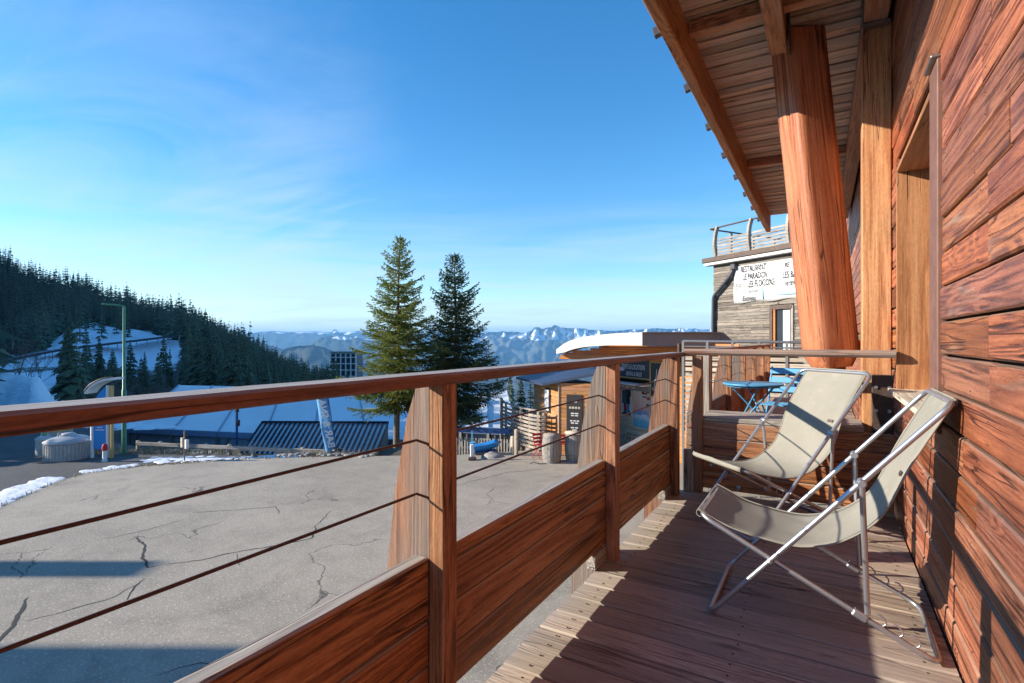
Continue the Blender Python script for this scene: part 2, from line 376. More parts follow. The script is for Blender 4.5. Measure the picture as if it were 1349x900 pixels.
M_half = wood('half_weathered_post', (.15, .05, .022), (.29, .105, .042), (.37, .165, .078), rings=8, gray=.5, grayc=(.21, .19, .165), var=.25, stain=.2, bump=.9)
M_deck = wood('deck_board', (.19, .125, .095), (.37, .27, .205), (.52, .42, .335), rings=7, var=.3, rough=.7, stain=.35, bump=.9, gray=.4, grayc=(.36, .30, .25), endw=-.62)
M_slat = wood('eave_slat', (.20, .125, .08), (.47, .32, .215), (.64, .48, .34), rings=5, var=.7, gray=.45, grayc=(.36, .35, .33), stain=.45)
M_beam = wood('eave_beam', (.20, .075, .032), (.40, .17, .075), (.54, .27, .13), rings=7, gray=.2, grayc=(.40, .32, .25), var=.2, stain=.35)
M_barn = wood('barn_board', (.11, .088, .07), (.225, .19, .155), (.34, .30, .25), rings=6, var=.65, stain=.4, rough=.8, bump=1, streak=.1)
M_hut = wood('hut_board', (.40, .16, .055), (.55, .25, .09), (.64, .34, .15), rings=4, var=.25, stain=.2, rough=.65)
M_fence = wood('fence_board', (.24, .19, .145), (.38, .31, .24), (.5, .43, .34), rings=4, var=.4, stain=.3)
M_palewood = wood('pale_board', (.42, .36, .27), (.58, .5, .38), (.68, .6, .48), rings=4, var=.3, stain=.15)
M_shopwood = wood('shop_board', (.42, .13, .04), (.54, .20, .06), (.63, .28, .10), rings=4, var=.2, stain=.15)
M_alu = plain('brushed_aluminium', (.50, .51, .54), .36, .8, nz=.12, nsc=60)
M_steel = plain('galvanised_steel', (.33, .33, .34), .5, .85, nz=.3, nsc=30, bump=.1)
M_rust = plain('brown_steel', (.12, .085, .07), .6, .4, nz=.4, nsc=18, bump=.2)
M_cable = plain('rusty_cable', (.13, .065, .045), .6, .5, nz=.4, nsc=90)
M_bolt = plain('bolt_zinc', (.45, .45, .45), .4, .9, nz=.2)
M_dark = plain('dark_gap', (.025, .02, .018), .9)
M_pipe = plain('slate_pipe', (.05, .05, .065), .45)
M_black = plain('black_paint', (.02, .02, .022), .45)
M_white = plain('white_paint', (.78, .78, .77), .5, nz=.06, nsc=6)
M_graymetal = plain('grey_fascia', (.26, .26, .25), .5, .2, nz=.1, nsc=4)
M_blue = plain('blue_paint', (.09, .36, .62), .45, nz=.12)
M_bluedark = plain('navy_paint', (.03, .09, .28), .5, nz=.15)
M_red = plain('red_cloth', (.55, .03, .04), .7, nz=.2)
M_redlamp = plain('red_plastic', (.55, .03, .05), .25, nz=.1)
M_green = plain('green_paint', (.07, .27, .15), .45, nz=.2, nsc=5)
M_yellow = plain('yellow_board', (.62, .42, .16), .6, nz=.2)
M_concrete = plain('concrete', (.34, .33, .31), .85, nz=.25, nsc=7, bump=.3)
M_rock = plain('pale_stone', (.42, .39, .35), .9, nz=.4, nsc=5, bump=.4)
M_snow = plain('snow', (.80, .83, .88), .6, nz=.06, nsc=3, bump=.3)
M_ink = plain('printed_black', (.03, .03, .035), .6)
M_glass = plain('window_glass', (.03, .05, .07), .06, 0, nz=.1, spec=.9)
M_bark = plain('spruce_bark', (.24, .185, .145), .9, nz=.5, nsc=14, bump=.8)
M_twig = plain('bare_twig', (.20, .155, .125), .9, nz=.3)
M_leaf1 = leafm('spruce_needles_sunny', (.21, .25, .055), (.31, .32, .075), (.135, .18, .05), trans=.4)
M_leaf2 = leafm('spruce_needles_dark', (.13, .185, .08), (.18, .225, .09), (.09, .14, .065), trans=.4)
M_leaf3 = leafm('forest_needles', (.055, .092, .06), (.085, .118, .065), (.14, .15, .075), trans=.15)
M_leaf4 = leafm('forest_needles_olive', (.075, .095, .04), (.11, .125, .05), (.05, .07, .035), trans=.15)
M_grass = leafm('dry_grass', (.36, .29, .15), (.26, .22, .12), (.18, .17, .08), trans=0)

def mat_canvas():
    t = NT('chair_canvas'); v = t.roff(t.obj()); n = t.noise(v, 4, 4, .6); f = t.noise(t.vmul(v, (400, 400, 400)), 1, 2)
    c = t.mix(t.step(n, .3, .75), (.44, .42, .355), (.355, .34, .285)); c = t.mix(t.math('MULTIPLY', t.step(f, .3, .7), .25), c, (.30, .28, .23))
    blot = t.noise(v, 9, 5, .7); c = t.mix(t.math('MULTIPLY', t.step(blot, .56, .7), .45), c, (.52, .49, .42))
    t.col(c); t.rough(.85); t.b.inputs['Specular IOR Level'].default_value = .2
    wv = t.n('ShaderNodeTexWave'); t.l(v, wv.inputs['Vector']); wv.inputs['Scale'].default_value = 3; wv.inputs['Distortion'].default_value = 6
    t.bump(t.math('ADD', n, t.math('MULTIPLY', f, .15)), .6, .008)
    tr = t.n('ShaderNodeBsdfTranslucent'); t.l(c, tr.inputs[0]); ms = t.n('ShaderNodeMixShader'); ms.inputs[0].default_value = .22
    t.l(t.b.outputs[0], ms.inputs[1]); t.l(tr.outputs[0], ms.inputs[2]); t.l(ms.outputs[0], t.out.inputs[0])
    return t.mat
M_canvas = mat_canvas()
def mat_asphalt(name, a=(.205, .198, .185), b=(.155, .15, .142), cracks=True):
    t = NT(name); v = t.obj(); big = t.noise(v, .22, 4, .6); mid = t.noise(v, 1.6, 4, .65); fine = t.noise(v, 55, 3, .7); sp = t.noise(v, 22, 2, .5)
    c = t.mix(t.step(big, .35, .68), a, b); st2 = t.noise(v, .55, 5, .7, .8); c = t.mix(t.math('MULTIPLY', t.step(mid, .45, .8), .5), c, tuple(x * .62 for x in b)); c = t.mix(t.math('MULTIPLY', t.step(st2, .54, .66), .45), c, tuple(x * .66 for x in b))
    c = t.mix(t.math('MULTIPLY', t.step(fine, .42, .7), .65), c, tuple(x * .45 for x in b)); c = t.mix(t.math('MULTIPLY', t.step(sp, .58, .72), .55), c, tuple(min(1, x * 1.6) for x in a))
    if cracks:
        dv = t.n('ShaderNodeVectorMath', operation='ADD'); t.l(v, dv.inputs[0]); nn = t.n('ShaderNodeTexNoise'); t.l(v, nn.inputs['Vector']); nn.inputs['Scale'].default_value = 1.1; nn.inputs['Detail'].default_value = 5
        t.l(t.vmul(nn.outputs[1], (1.3, 1.3, 0)), dv.inputs[1])
        vo = t.n('ShaderNodeTexVoronoi', feature='DISTANCE_TO_EDGE'); t.l(dv.outputs[0], vo.inputs['Vector']); vo.inputs['Scale'].default_value = .42
        ck = t.math('SUBTRACT', 1.0, t.step(vo.outputs['Distance'], .002, .008)); gate = t.step(t.noise(v, .35, 2), .54, .60)
        c = t.mix(t.math('MULTIPLY', t.math('MULTIPLY', ck, gate), .75), c, (.05, .048, .045))
    t.col(c); t.rough(.88); t.b.inputs['Specular IOR Level'].default_value = .25
    t.bump(t.math('ADD', t.math('ADD', fine, t.math('MULTIPLY', sp, .6)), t.math('MULTIPLY', mid, 1.5)), .55, .012); return t.mat
M_asphalt = mat_asphalt('lot_asphalt', (.48, .42, .34), (.36, .318, .26)); M_road = mat_asphalt('road_asphalt', (.15, .15, .15), (.11, .11, .112), False)
M_crack = plain('crack_fill', (.04, .038, .035), .95)

# ================================================================== LARGE STRUCTURE
WX = .43                                    # chalet wall face
# ---- balcony floor
floor = struct('balcony_floor', (0, 0, 0))
y = -1.2; k = 0
while y < 4.36:
    dz = random.uniform(-.0025, .0025)
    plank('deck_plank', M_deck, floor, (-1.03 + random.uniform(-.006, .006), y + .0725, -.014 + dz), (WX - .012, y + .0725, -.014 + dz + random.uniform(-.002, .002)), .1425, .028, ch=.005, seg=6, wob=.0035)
    y += .152
for yy in (-.6, .4, 1.4, 2.4, 3.4, 4.3): plank('joist', M_gray, floor, (-1.0, yy, -.11), (.43, yy, -.11), .07, .16)
plank('edge_joist', M_gray, floor, (-.99, -1.2, -.115), (-.99, 4.4, -.115), .045, .17)
MB().box((-.27, 1.55, -.215), (1.36, 5.5, .02)).obj('gap_shade_sheet', M_dark, floor)  # dark sheet added to put shade into the gaps between planks
mb = MB()                                    # screw heads, too small to pick apart
y = -1.2
while y < 4.36:
    for xx in (-.93, -.3, .33):
        for q in (.035, .11): mb.lathe((xx + random.uniform(-.01, .01), y + q, 0.0005), [(.0045, 0), (.004, .0022)], 6)
    y += .152
o = mb.obj('screw_heads', M_rust, floor); o['kind'] = 'stuff'
# ---- chalet
chalet = thing('chalet', 'large red larch clad chalet wall with deep slatted eave, window recess and leaning log column', 'building', (.6, 3, 0))
mb = MB()
for (y0, y1, z0, z1) in ((-2, 3.05, -3, 5), (3.05, 4.45, -3, .84), (3.05, 4.45, 2.36, 5), (4.45, 18, -3, 5)):
    mb.box((WX + .22, (y0 + y1) / 2, (z0 + z1) / 2), (.38, y1 - y0 - .002, z1 - z0 - .002))
wallcore = mb.obj('wall', M_dark, chalet)
PW = .1445
z = -.02; row = 0
def wall_run(y0, y1, zc):
    """one course of cladding, broken at butt joints"""
    yy = y0
    while yy < y1 - .02:
        ln = random.choice((1.3, 1.9, 2.4, 3.1, .8)) if yy < 6 else 4.0
        e = min(y1, yy + ln)
        if y1 - e < .35: e = y1
        off = random.uniform(-.004, .004)
        plank('wall_plank', M_wall, wallcore, (WX + .012 + off, yy + .002, zc), (WX + .012 + off, e - .002, zc), PW - .010, .026, up=(1, 0, 0), ch=.0065, seg=4 if yy < 4.5 else 1, wob=.002)
        yy = e
while z < 3.9:
    zc = z + PW / 2
    lo = (zc > .84 and zc < 2.37)
    if lo:
        wall_run(-1.0, 2.86, zc); wall_run(4.45, 16.5, zc)
    else: wall_run(-1.0 + random.uniform(0, .4), 16.5, zc)
    z += PW; row += 1
nm_ = MB(); zz = -.02
while zz < 3.6:
    yy = -.4 + random.uniform(0, .3)
    while yy < 4.3:
        if not (.84 < zz + PW / 2 < 2.37 and yy > 2.8):
            for q in (.035, .105): nm_.lathe((WX - .0022, yy + random.uniform(-.01, .01), zz + q), [(.0035, 0), (.003, .0018)], 6, M=Matrix.Rotation(R(-90), 3, 'Y'))
        yy += .62
    zz += PW
o = nm_.obj('nail_heads', M_rust, wallcore); o['kind'] = 'stuff'
# window recess
wf = plank('window', M_trim, chalet, (WX + .005, 2.955, .80), (WX + .005, 2.955, 2.40), .19, .04, up=(1, 0, 0), ch=.004)
plank('cap', M_steel, wf, (WX - .012, 2.86, 2.41), (WX - .012, 3.05, 2.41), .05, .014)
plank('reveal', M_reveal, wf, (WX + .16, 4.43, .86), (WX + .16, 4.43, 2.36), .33, .03, up=(0, 1, 0), ch=.003)
plank('head', M_reveal, wf, (WX + .16, 3.05, 2.345), (WX + .16, 4.412, 2.345), .33, .028, ch=.003)
plank('sill', M_palewood, wf, (WX + .10, 2.9, .855), (WX + .10, 4.46, .855), .30, .03, ch=.003)
plank('near_reveal', M_reveal, wf, (WX + .18, 3.04, .875), (WX + .18, 3.04, 2.33), .28, .026, up=(0, 1, 0), ch=.003)
for (a, b) in (((WX + .27, 3.06, .9), (WX + .27, 3.06, 2.3)), ((WX + .27, 4.38, .9), (WX + .27, 4.38, 2.3)), ((WX + .27, 3.72, .9), (WX + .27, 3.72, 2.3))): plank('frame', M_shopwood, wf, a, b, .06, .05, up=(1, 0, 0))
for zz in (.9, 2.3): plank('frame', M_shopwood, wf, (WX + .272, 3.09, zz), (WX + .272, 4.35, zz), .055, .045)
MB().box((WX + .29, 3.72, 1.6), (.012, 1.3, 1.38)).obj('pane', M_glass, wf)
# posts, purlins, eave
plank('wall_post', M_lightpost, chalet, (.335, 4.80, .0), (.335, 4.80, 3.52), .18, .17, up=(0, 1, 0), ch=.006, seg=10, wob=.003)
ZS = EYE + 2.50                               # underside of the eave slats
eb = plank('edge_beam', M_beam, chalet, (-.963, -2, ZS - .165), (-.963, 11.85, ZS - .165), .085, .325, ch=.01, seg=40, wob=.008)
plank('wall_purlin', M_beam, chalet, (.325, -2, ZS - .10), (.325, 11.9, ZS - .10), .15, .195, ch=.008, seg=20, wob=.004)
pu = plank('purlin', M_beam, chalet, (-.315, -2, ZS - .10), (-.315, 4.78, ZS - .10), .13, .195, ch=.008, seg=14, wob=.004)
eave = MB(); eave.box((-.3, 5, ZS + .12), (1.75, 14.2, .03)); eave = eave.obj('eave_roof', M_dark, chalet)
yy = -1.6; k = 0
while yy < 11.9:
    t_ = .018 + .010 * (k % 2)
    plank('eave_slat', M_slat, eave, (-1.0, yy + random.uniform(-.006, .006), ZS + .02 + .012 * (k % 2)), (.43, yy, ZS + .02 + .012 * (k % 2)), .108 + random.uniform(-.008, .008), t_, ch=.004, seg=5, wob=.006)
    yy += .122; k += 1
yy = .9
while yy < 11.8:
    plank('rafter_tail', M_pipe, eave, (-1.095, yy, ZS - .215), (-1.006, yy, ZS - .19), .05, .07, ch=.005); yy += 1.02
plank('cross_joist', M_beam, eave, (-.92, 4.35, ZS - .045), (.25, 4.35, ZS - .045), .09, .10, ch=.005)
plank('cross_joist', M_beam, eave, (-.92, 8.1, ZS - .045), (.25, 8.1, ZS - .045), .09, .10, ch=.005)
for (a, b) in ((5.2, 0), (5.5, 0), (9.0, 0)):
    MB().lathe((-1.0055, a, ZS - .13), [(.022, 0), (.018, .012)], 10, M=Matrix.Rotation(R(-90), 3, 'Y')).obj('bolt', M_rust, eb)
# leaning log column: rounded square section, slightly irregular, rounded foot
def log_column():
    a = Vector((.055, 4.98, .98)); b = Vector((-.19, 4.98, ZS - .002)); M = frame(a, b, (0, 1, 0)); Ln = (b - a).length; m = MB(); rows = []
    n = 28
    for i in range(25):
        x = -Ln / 2 + Ln * i / 24; q = []
        for j in range(n):
            an = 2 * math.pi * j / n; r = .175 / max(abs(math.cos(an - .55)), abs(math.sin(an - .55))) ** .84 * .88
            e = min(1, (x + Ln / 2) / .07 + .55); r *= e ** .6
            r += .004 * mnoise.noise(Vector((x * 1.2, math.cos(an) * 2, math.sin(an) * 2)))
            if j in (8, 17): r -= .016
            q.append(Vector((x, r * math.cos(an), r * math.sin(an))))
        rows.append(q + [q[0]])
    m.grid(rows); m.add(rows[0][:-1], [tuple(range(n))]); m.add(rows[-1][:-1], [tuple(range(n))[::-1]])
    return put(bpy.data.objects.new('log_column', m.mesh('log_column', M_column)), M, chalet)
logc = log_column()
pl = MB().box((.05, 4.98, .80), (.20, .10, .40), ch=.008).obj('steel_shoe', M_rust, logc)
pl2 = MB().box((-.232, 4.70, ZS - .10), (.012, .20, .24), ch=.003).obj('steel_plate', M_rust, logc)
for zz in (-.17, -.10, -.03): MB().lathe((-.239, 4.66, ZS + zz), [(.012, 0), (.010, .008)], 8, M=Matrix.Rotation(R(-90), 3, 'Y')).obj('bolt', M_bolt, pl2)
br = MB().box((.243, 4.66, ZS - .12), (.010, .10, .26)).box((.325, 4.66, ZS - .212), (.17, .07, .012)).obj('beam_hanger', M_steel, chalet)
for zz in (-.20, -.13, -.06): MB().lathe((.2375, 4.65, ZS + zz), [(.008, 0), (.006, .005)], 8, M=Matrix.Rotation(R(-90), 3, 'Y')).obj('bolt', M_black, br)
ps = MB().box((.365, 4.65, .70), (.13, .014, .50), ch=.005).obj('foot_plate', M_rust, chalet)
for q in range(6): MB().lathe((.325 + .08 * (q % 2), 4.642, .52 + .17 * (q // 2)), [(.014, 0), (.012, .010)], 8, M=Matrix.Rotation(R(90), 3, 'X')).obj('bolt', M_bolt, ps)

# ---- balcony railing (long side)
RX = -1.025                                    # inner face of the infill boards
rail = thing('balcony_railing', 'long larch balcony railing with dark red handrail, plank infill, grey tapered posts and two cables', 'railing', (-1, 2, 0))
POSTS = (-.22, 1.285, 2.79, 4.20)
yr = -.9
for (a, b) in ((-.9, 2.04), (2.042, 4.36)):
    plank('handrail', M_rail, rail, (-1.008, a, 1.0855), (-1.008, b, 1.0855), .10, .035, ch=.007, seg=26, wob=.0022)
def side_post(parent, yc, h=1.067):
    plank('post', M_board, parent, (-.996, yc, 0.0), (-.996, yc, h), .058, .068, up=(0, 1, 0), ch=.005, seg=4, wob=.0015)
    # tapered outer board in the X-Z plane, beside the post
    poly = [(-1.235, -.25), (-1.028, -.25), (-1.028, h), (-1.075, h), (-1.115, .96), (-1.165, .72), (-1.2, .45)]
    M = Matrix.Translation((-1.1, yc, .5)) @ Matrix.Rotation(R(-90), 4, 'Y')
    b = MB(); b.prism([(x, yc - .028, z) for x, z in poly], (0, .05, 0))
    o = b.obj('tapered_board', M_half, parent, M); return o
cable_z = (.735, .897)
for i, yc in enumerate(POSTS): side_post(rail, yc)
for i in range(len(POSTS)):
    y0 = POSTS[i - 1] + .036 if i else -1.2; y1 = POSTS[i] - .036
    for (z0, z1, xo) in ((.496, .545, .004), (.359, .491, 0), (.222, .354, 0), (.088, .217, 0)):
        jit = random.uniform(-.002, .002)
        if i == 1 and z0 == .496: continue
        if i == 1 and z0 == .359: z1 = .545
        plank('infill_board', M_board, rail, (RX - .027, y0, (z0 + z1) / 2 + jit), (RX - .027 - xo, y1, (z0 + z1) / 2 - jit), z1 - z0, .054, up=(1, 0, 0), ch=.006, seg=10, wob=.0018)
    # little pale packing blocks at the post feet
    if i: plank('packing_block', M_gray, rail, (RX - .02, y1 - .16, .04), (RX - .02, y1, .04), .05, .075, ch=.004)
for z0 in cable_z:
    for i in range(len(POSTS)):
        y0 = POSTS[i - 1] if i else -1.2; y1 = POSTS[i]
        pts = [(-1.045, y0 + .02, z0), (-1.062, y0 + .05, z0)] if i else [(-1.062, y0, z0)]
        pts += [(-1.062, y1 - .06, z0), (-1.062, y1 - .045, z0), (-1.030, y1 - .028, z0 - .012)]
        MB().tube(pts, .0042, 6).obj('cable', M_cable, rail)
# ---- end partition with its own rail
endp = thing('end_partition', 'low boxed larch partition across the balcony end with grey cap boards and round topped handrail', 'partition', (-.3, 4.5, 0))
YE = 4.40
for (z0, z1) in ((.43, .555), (.295, .425), (.16, .29), (.03, .155)):
    plank('partition_board', M_board, endp, (-.90, YE + .02, (z0 + z1) / 2), (WX - .02, YE + .02 + random.uniform(-.004, .004), (z0 + z1) / 2), z1 - z0, .04, up=(0, -1, 0), ch=.006, seg=8, wob=.002)
for q in range(4): plank('cap_board', M_gray, endp, (-.86 + random.uniform(0, .02), YE + .06 + q * .115, .575), (.24, YE + .06 + q * .115, .575), .108, .035, ch=.005, seg=6, wob=.002)
plank('back_board', M_gray, endp, (-.88, YE + .44, .28), (.24, YE + .44, .28), .5, .04, up=(0, -1, 0))
plank('handrail', M_endrail, endp, (-.96, YE - .02, 1.104), (.415, YE - .02, 1.104), .08, .052, ch=.018, seg=16, wob=.0025)
plank('corner_post', M_half, endp, (-.865, YE + .0, .0), (-.865, YE + .0, 1.07), .075, .06, up=(0, 1, 0), ch=.006, seg=6, wob=.003)
plank('corner_post', M_gray, endp, (-.91, YE + .47, .0), (-.91, YE + .47, 1.07), .11, .05, up=(0, 1, 0), ch=.006, seg=6, wob=.003)
plank('post_foot', M_gray, endp, (-.925, YE - .055, .0), (-.925, YE - .055, .335), .075, .035, up=(0, 1, 0), ch=.004)
MB().tube([(-1.005, YE - .02, 1.02), (-1.005, YE - .02, 1.17)], .016, 8).obj('corner_bracket', M_rust, endp)
for (u_, v_) in ((937, 612), (954, 628), (973, 643)):
    p = P(u_, v_, 1); d = (p - Vector((0, 0, EYE))); s_ = (YE - .002) / d.y; q = Vector((0, 0, EYE)) + d * s_
    MB().lathe(q, [(.021, 0), (.021, .006), (.012, .011)], 12, M=Matrix.Rotation(R(90), 3, 'X')).obj('bolt_cap', M_bolt, endp)

# ---- neighbour's balcony beyond
nfloor = struct('neighbour_floor')
yy = 4.92
while yy < 12.4:
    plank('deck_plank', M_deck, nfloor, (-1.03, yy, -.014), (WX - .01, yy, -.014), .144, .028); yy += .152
nrail = thing('neighbour_railing', 'weathered balcony railing with grey tapered posts running on past the end partition', 'railing', (-1, 8, 0))
for yc in (5.6, 6.95, 8.3, 9.65, 11.0, 12.3):
    side_post(nrail, yc)
plank('handrail', M_endrail, nrail, (-1.0, 4.92, 1.091), (-1.0, 12.4, 1.091), .1, .044, ch=.01, seg=20, wob=.003)
ys = [4.92, 5.6, 6.95, 8.3, 9.65, 11.0, 12.3]
for i in range(6):
    for (z0, z1) in ((.41, .545), (.25, .40), (.09, .24)):
        plank('infill_board', M_half, nrail, (RX - .027, ys[i] + .04, (z0 + z1) / 2), (RX - .027, ys[i + 1] - .04, (z0 + z1) / 2), z1 - z0, .05, up=(1, 0, 0), ch=.005)
for z0 in cable_z: MB().tube([(-1.045, 4.95, z0), (-1.045, 12.3, z0)], .0045, 6).obj('cable', M_bolt, nrail)
for z0 in (.62, .95): MB().tube([(-.86, YE + .45, z0 - .1), (.24, YE + .46, z0 - .1)], .004, 6).obj('cable', M_bolt, endp)

# ================================================================== DECK CHAIRS
def spline(pts, n):
    """Catmull-Rom through the points"""
    out = []; P_ = [Vector(p) for p in pts]; P_ = [P_[0] * 2 - P_[1]] + P_ + [P_[-1] * 2 - P_[-2]]
    for i in range(1, len(P_) - 2):
        a, b, c, d = P_[i - 1:i + 3]
        for j in range(n):
            t = j / n
            out.append(.5 * ((2 * b) + (c - a) * t + (2 * a - 5 * b + 4 * c - d) * t * t + (3 * b - a - 3 * c + d) * t ** 3))
    return out + [P_[-2]]
def deck_chair(label, loc, rz, sag=1.0, twist=0.0, top=(.85, .985), group='folding deck chairs on the balcony'):
    t = thing('deck_chair', label, 'deck chair', loc, group, rz)
    M = Matrix.Translation(loc) @ Matrix.Rotation(rz, 4, 'Z')
    T = lambda x, y, z: M @ Vector((x, y, z))
    tx, tz = top; r = .0110; w1, w2 = .285, .255
    sl = lambda x: x / tx * (tz - .015) + .013
    # long back frame: closed loop, round corners, floor bar and top bar
    loop = [T(0, -w1, .013), T(tx, -w1, tz), T(tx, w1, tz), T(0, w1, .013)]
    MB().tube(arc_pts(loop, .06, 6, True), r, 10, closed=True).obj('back_frame', M_alu, t)
    # seat frame: front bar to the floor bar at the back
    fx, fz = -.045, .428; bx, bz = .80, .013
    loop2 = [T(fx, -w2, fz), T(bx, -w2, bz), T(bx, w2, bz), T(fx, w2, fz)]
    sf = MB().tube(arc_pts(loop2, .07, 6, True), r, 10, closed=True).obj('seat_frame', M_alu, t)
    zf = lambda x: fz + (bz - fz) * (x - fx) / (bx - fx)
    px_ = .57
    for s in (-1, 1):
        y1 = s * (w1 + .016); pr = MB()
        pr.tube([T(.555, y1, sl(.555)), T(px_ + .005, s * (w2 + .002), zf(px_) + .02)], .0105, 9)
        p_ = pr.obj('prop', M_alu, t)
        MB().lathe(T(.555, s * (w1 - .016), sl(.555)), [(.014, 0), (.017, .003), (.017, .036), (.012, .042)], 12, M=(M.to_3x3() @ Matrix.Rotation(R(-90 * s), 3, 'X'))).obj('hinge', M_alu, p_)
        # pivot where the frames cross
        xp = .27
        for xq in [i * .005 for i in range(30, 80)]:
            if sl(xq) >= zf(xq): xp = xq; break
        MB().lathe(T(xp, s * (w2 - .02), zf(xp)), [(.007, 0), (.007, .06), (.010, .061), (.010, .066), (.005, .069)], 10, M=(M.to_3x3() @ Matrix.Rotation(R(-90 * s), 3, 'X'))).obj('pivot', M_bolt, t)
        for q in range(3):                   # hooked rack for the prop
            x0 = px_ + .05 + q * .052; ax = (bx - fx, bz - fz); ln = math.hypot(*ax); ux, uz = ax[0] / ln, ax[1] / ln
            pts = []
            for (da, dn) in ((0, .010), (.006, .028), (-.004, .044), (-.022, .050), (-.032, .044)):
                pts.append(T(x0 + ux * da - uz * dn * .7, s * (w2 - .004), zf(x0) + uz * da + ux * dn * .85))
            MB().tube(spline(pts, 3), .0035, 6).obj('rack_hook', M_alu, sf)
        MB().box(T(px_ - .02, s * w2, zf(px_ - .02)), (.055, .03, .03), M.to_3x3() @ Matrix.Rotation(math.atan2(fz - bz, bx - fx), 3, 'Y'), ch=.006).obj('rack_sleeve', M_alu, sf)
    # sling
    prof = [(fx - .010, fz + .014), (.10, .392 - .012 * sag), (.30, .362 - .012 * sag), (.445, .385 - .01 * sag), (.575, .462), (.645, .565), (.715, .735), (tx + .012, tz + .008)]
    pr = spline([Vector((a, 0, b)) for a, b in prof], 7); rows = []; hw = .238; nW = 13
    for i, p in enumerate(pr):
        f = i / (len(pr) - 1); q = []
        for j in range(nW):
            e = j / (nW - 1) * 2 - 1
            sg = .009 * (1 - e * e) * math.sin(math.pi * min(1, f * 1.02)) ** .5
            wr = .0055 * mnoise.noise(Vector((f * 9, e * 2.2, loc[0] * 9)))
            hwv = hw * (1 - .035 * math.sin(math.pi * f))
            q.append(T(p.x + sg * .35, e * hwv, p.z - sg + wr))
        rows.append(q)
    # wrap over the top bar and the front bar
    def wrap(row, cx, cz, a0, a1, rr):
        out = []
        for k in range(1, 8):
            a = a0 + (a1 - a0) * k / 7
            out.append([T(cx + rr * math.cos(a), (j / (nW - 1) * 2 - 1) * hw, cz + rr * math.sin(a)) for j in range(nW)])
        return out
    rows = list(reversed(wrap(None, fx, fz, R(100), R(285), .0175))) + rows + wrap(None, tx, tz, R(110), R(-95), .0175)
    ca = MB().grid(rows).obj('sling', M_canvas, t)
    sm = ca.modifiers.new('thickness', 'SOLIDIFY'); sm.thickness = .0025; sm.offset = 0
    for s in (-1, 1):                        # folded side hems
        pts = [r_[0 if s < 0 else -1] + Vector((0, 0, .0015)) for r_ in rows[7:-7]]
        MB().tube(pts, .0042, 6).obj('hem', M_canvas, ca)
    # stitched seam across and a small label
    p = pr[int(len(pr) * .80)]; d = (pr[int(len(pr) * .80) + 1] - p).normalized(); nrm = Vector((-d.z, 0, d.x))
    MB().beam(T(p.x + nrm.x * .004, -.175, p.z + nrm.z * .004), T(p.x + nrm.x * .004, -.135, p.z + nrm.z * .004), .018, .003, up=M.to_3x3() @ nrm).obj('care_tag', M_rust, ca)
    return t
deck_chair('beige canvas deck chair in front, turned side on with its back to the red wall', (-.43, 2.71, 0), 0, 1.0, top=(.83, .975))
deck_chair('beige canvas deck chair behind, turned towards us in front of the end partition', (-.554, 3.61, 0), R(45.5), .7, top=(.88, .985))

# ================================================================== NEIGHBOUR'S TABLE AND THINGS
def bistro_table(loc):
    t = thing('bistro_table', 'small round pale blue metal bistro table on crossed legs beyond the partition', 'table', loc)
    x, y, z = loc
    top = MB().lathe((x, y, .715), [(.285, 0), (.30, .004), (.302, .018), (.294, .022), (.28, .020)], 28).obj('tabletop', M_blue, t)
    for a in (R(20), R(110), R(200), R(290)):
        c, s_ = math.cos(a), math.sin(a)
        MB().tube([(x + .23 * c, y + .23 * s_, .713), (x - .10 * c + .08 * s_, y - .10 * s_ - .08 * c, .36), (x - .26 * c, y - .26 * s_, .012)], .010, 6).obj('leg', M_blue, t)
    MB().tube([(x + .26 * math.cos(6.283 * k / 16), y + .26 * math.sin(6.283 * k / 16), .704) for k in range(16)], .008, 6, closed=True).obj('ring', M_blue, t)
bistro_table((-.66, 6.25, 0))
def bistro_chair(loc, rz):
    t = thing('bistro_chair', 'blue folding slatted chair with pale top slat behind the round table', 'chair', loc, None, rz)
    M = Matrix.Translation(loc) @ Matrix.Rotation(rz, 4, 'Z'); T = lambda x, y, z: M @ Vector((x, y, z))
    for s in (-1, 1):
        MB().tube([T(s * .2, -.17, .01), T(s * .2, .10, .45), T(s * .2, .24, .88)], .011, 6).obj('leg', M_blue, t)
        MB().tube([T(s * .18, .26, .01), T(s * .18, -.16, .455)], .011, 6).obj('leg', M_blue, t)
    for q in range(5): plank('seat_slat', M_blue, t, T(-.2, -.17 + q * .068, .462), T(.2, -.17 + q * .068, .462), .055, .014, ch=.003)
    for q in range(3):
        zz = .62 + q * .105; yy_ = .10 + (zz - .45) * .325
        plank('back_slat', M_blue, t, T(-.215, yy_, zz), T(.215, yy_, zz), .07, .014, up=M.to_3x3() @ Vector((0, -1, .33)), ch=.003)
bistro_chair((-.40, 6.85, 0), R(-14))
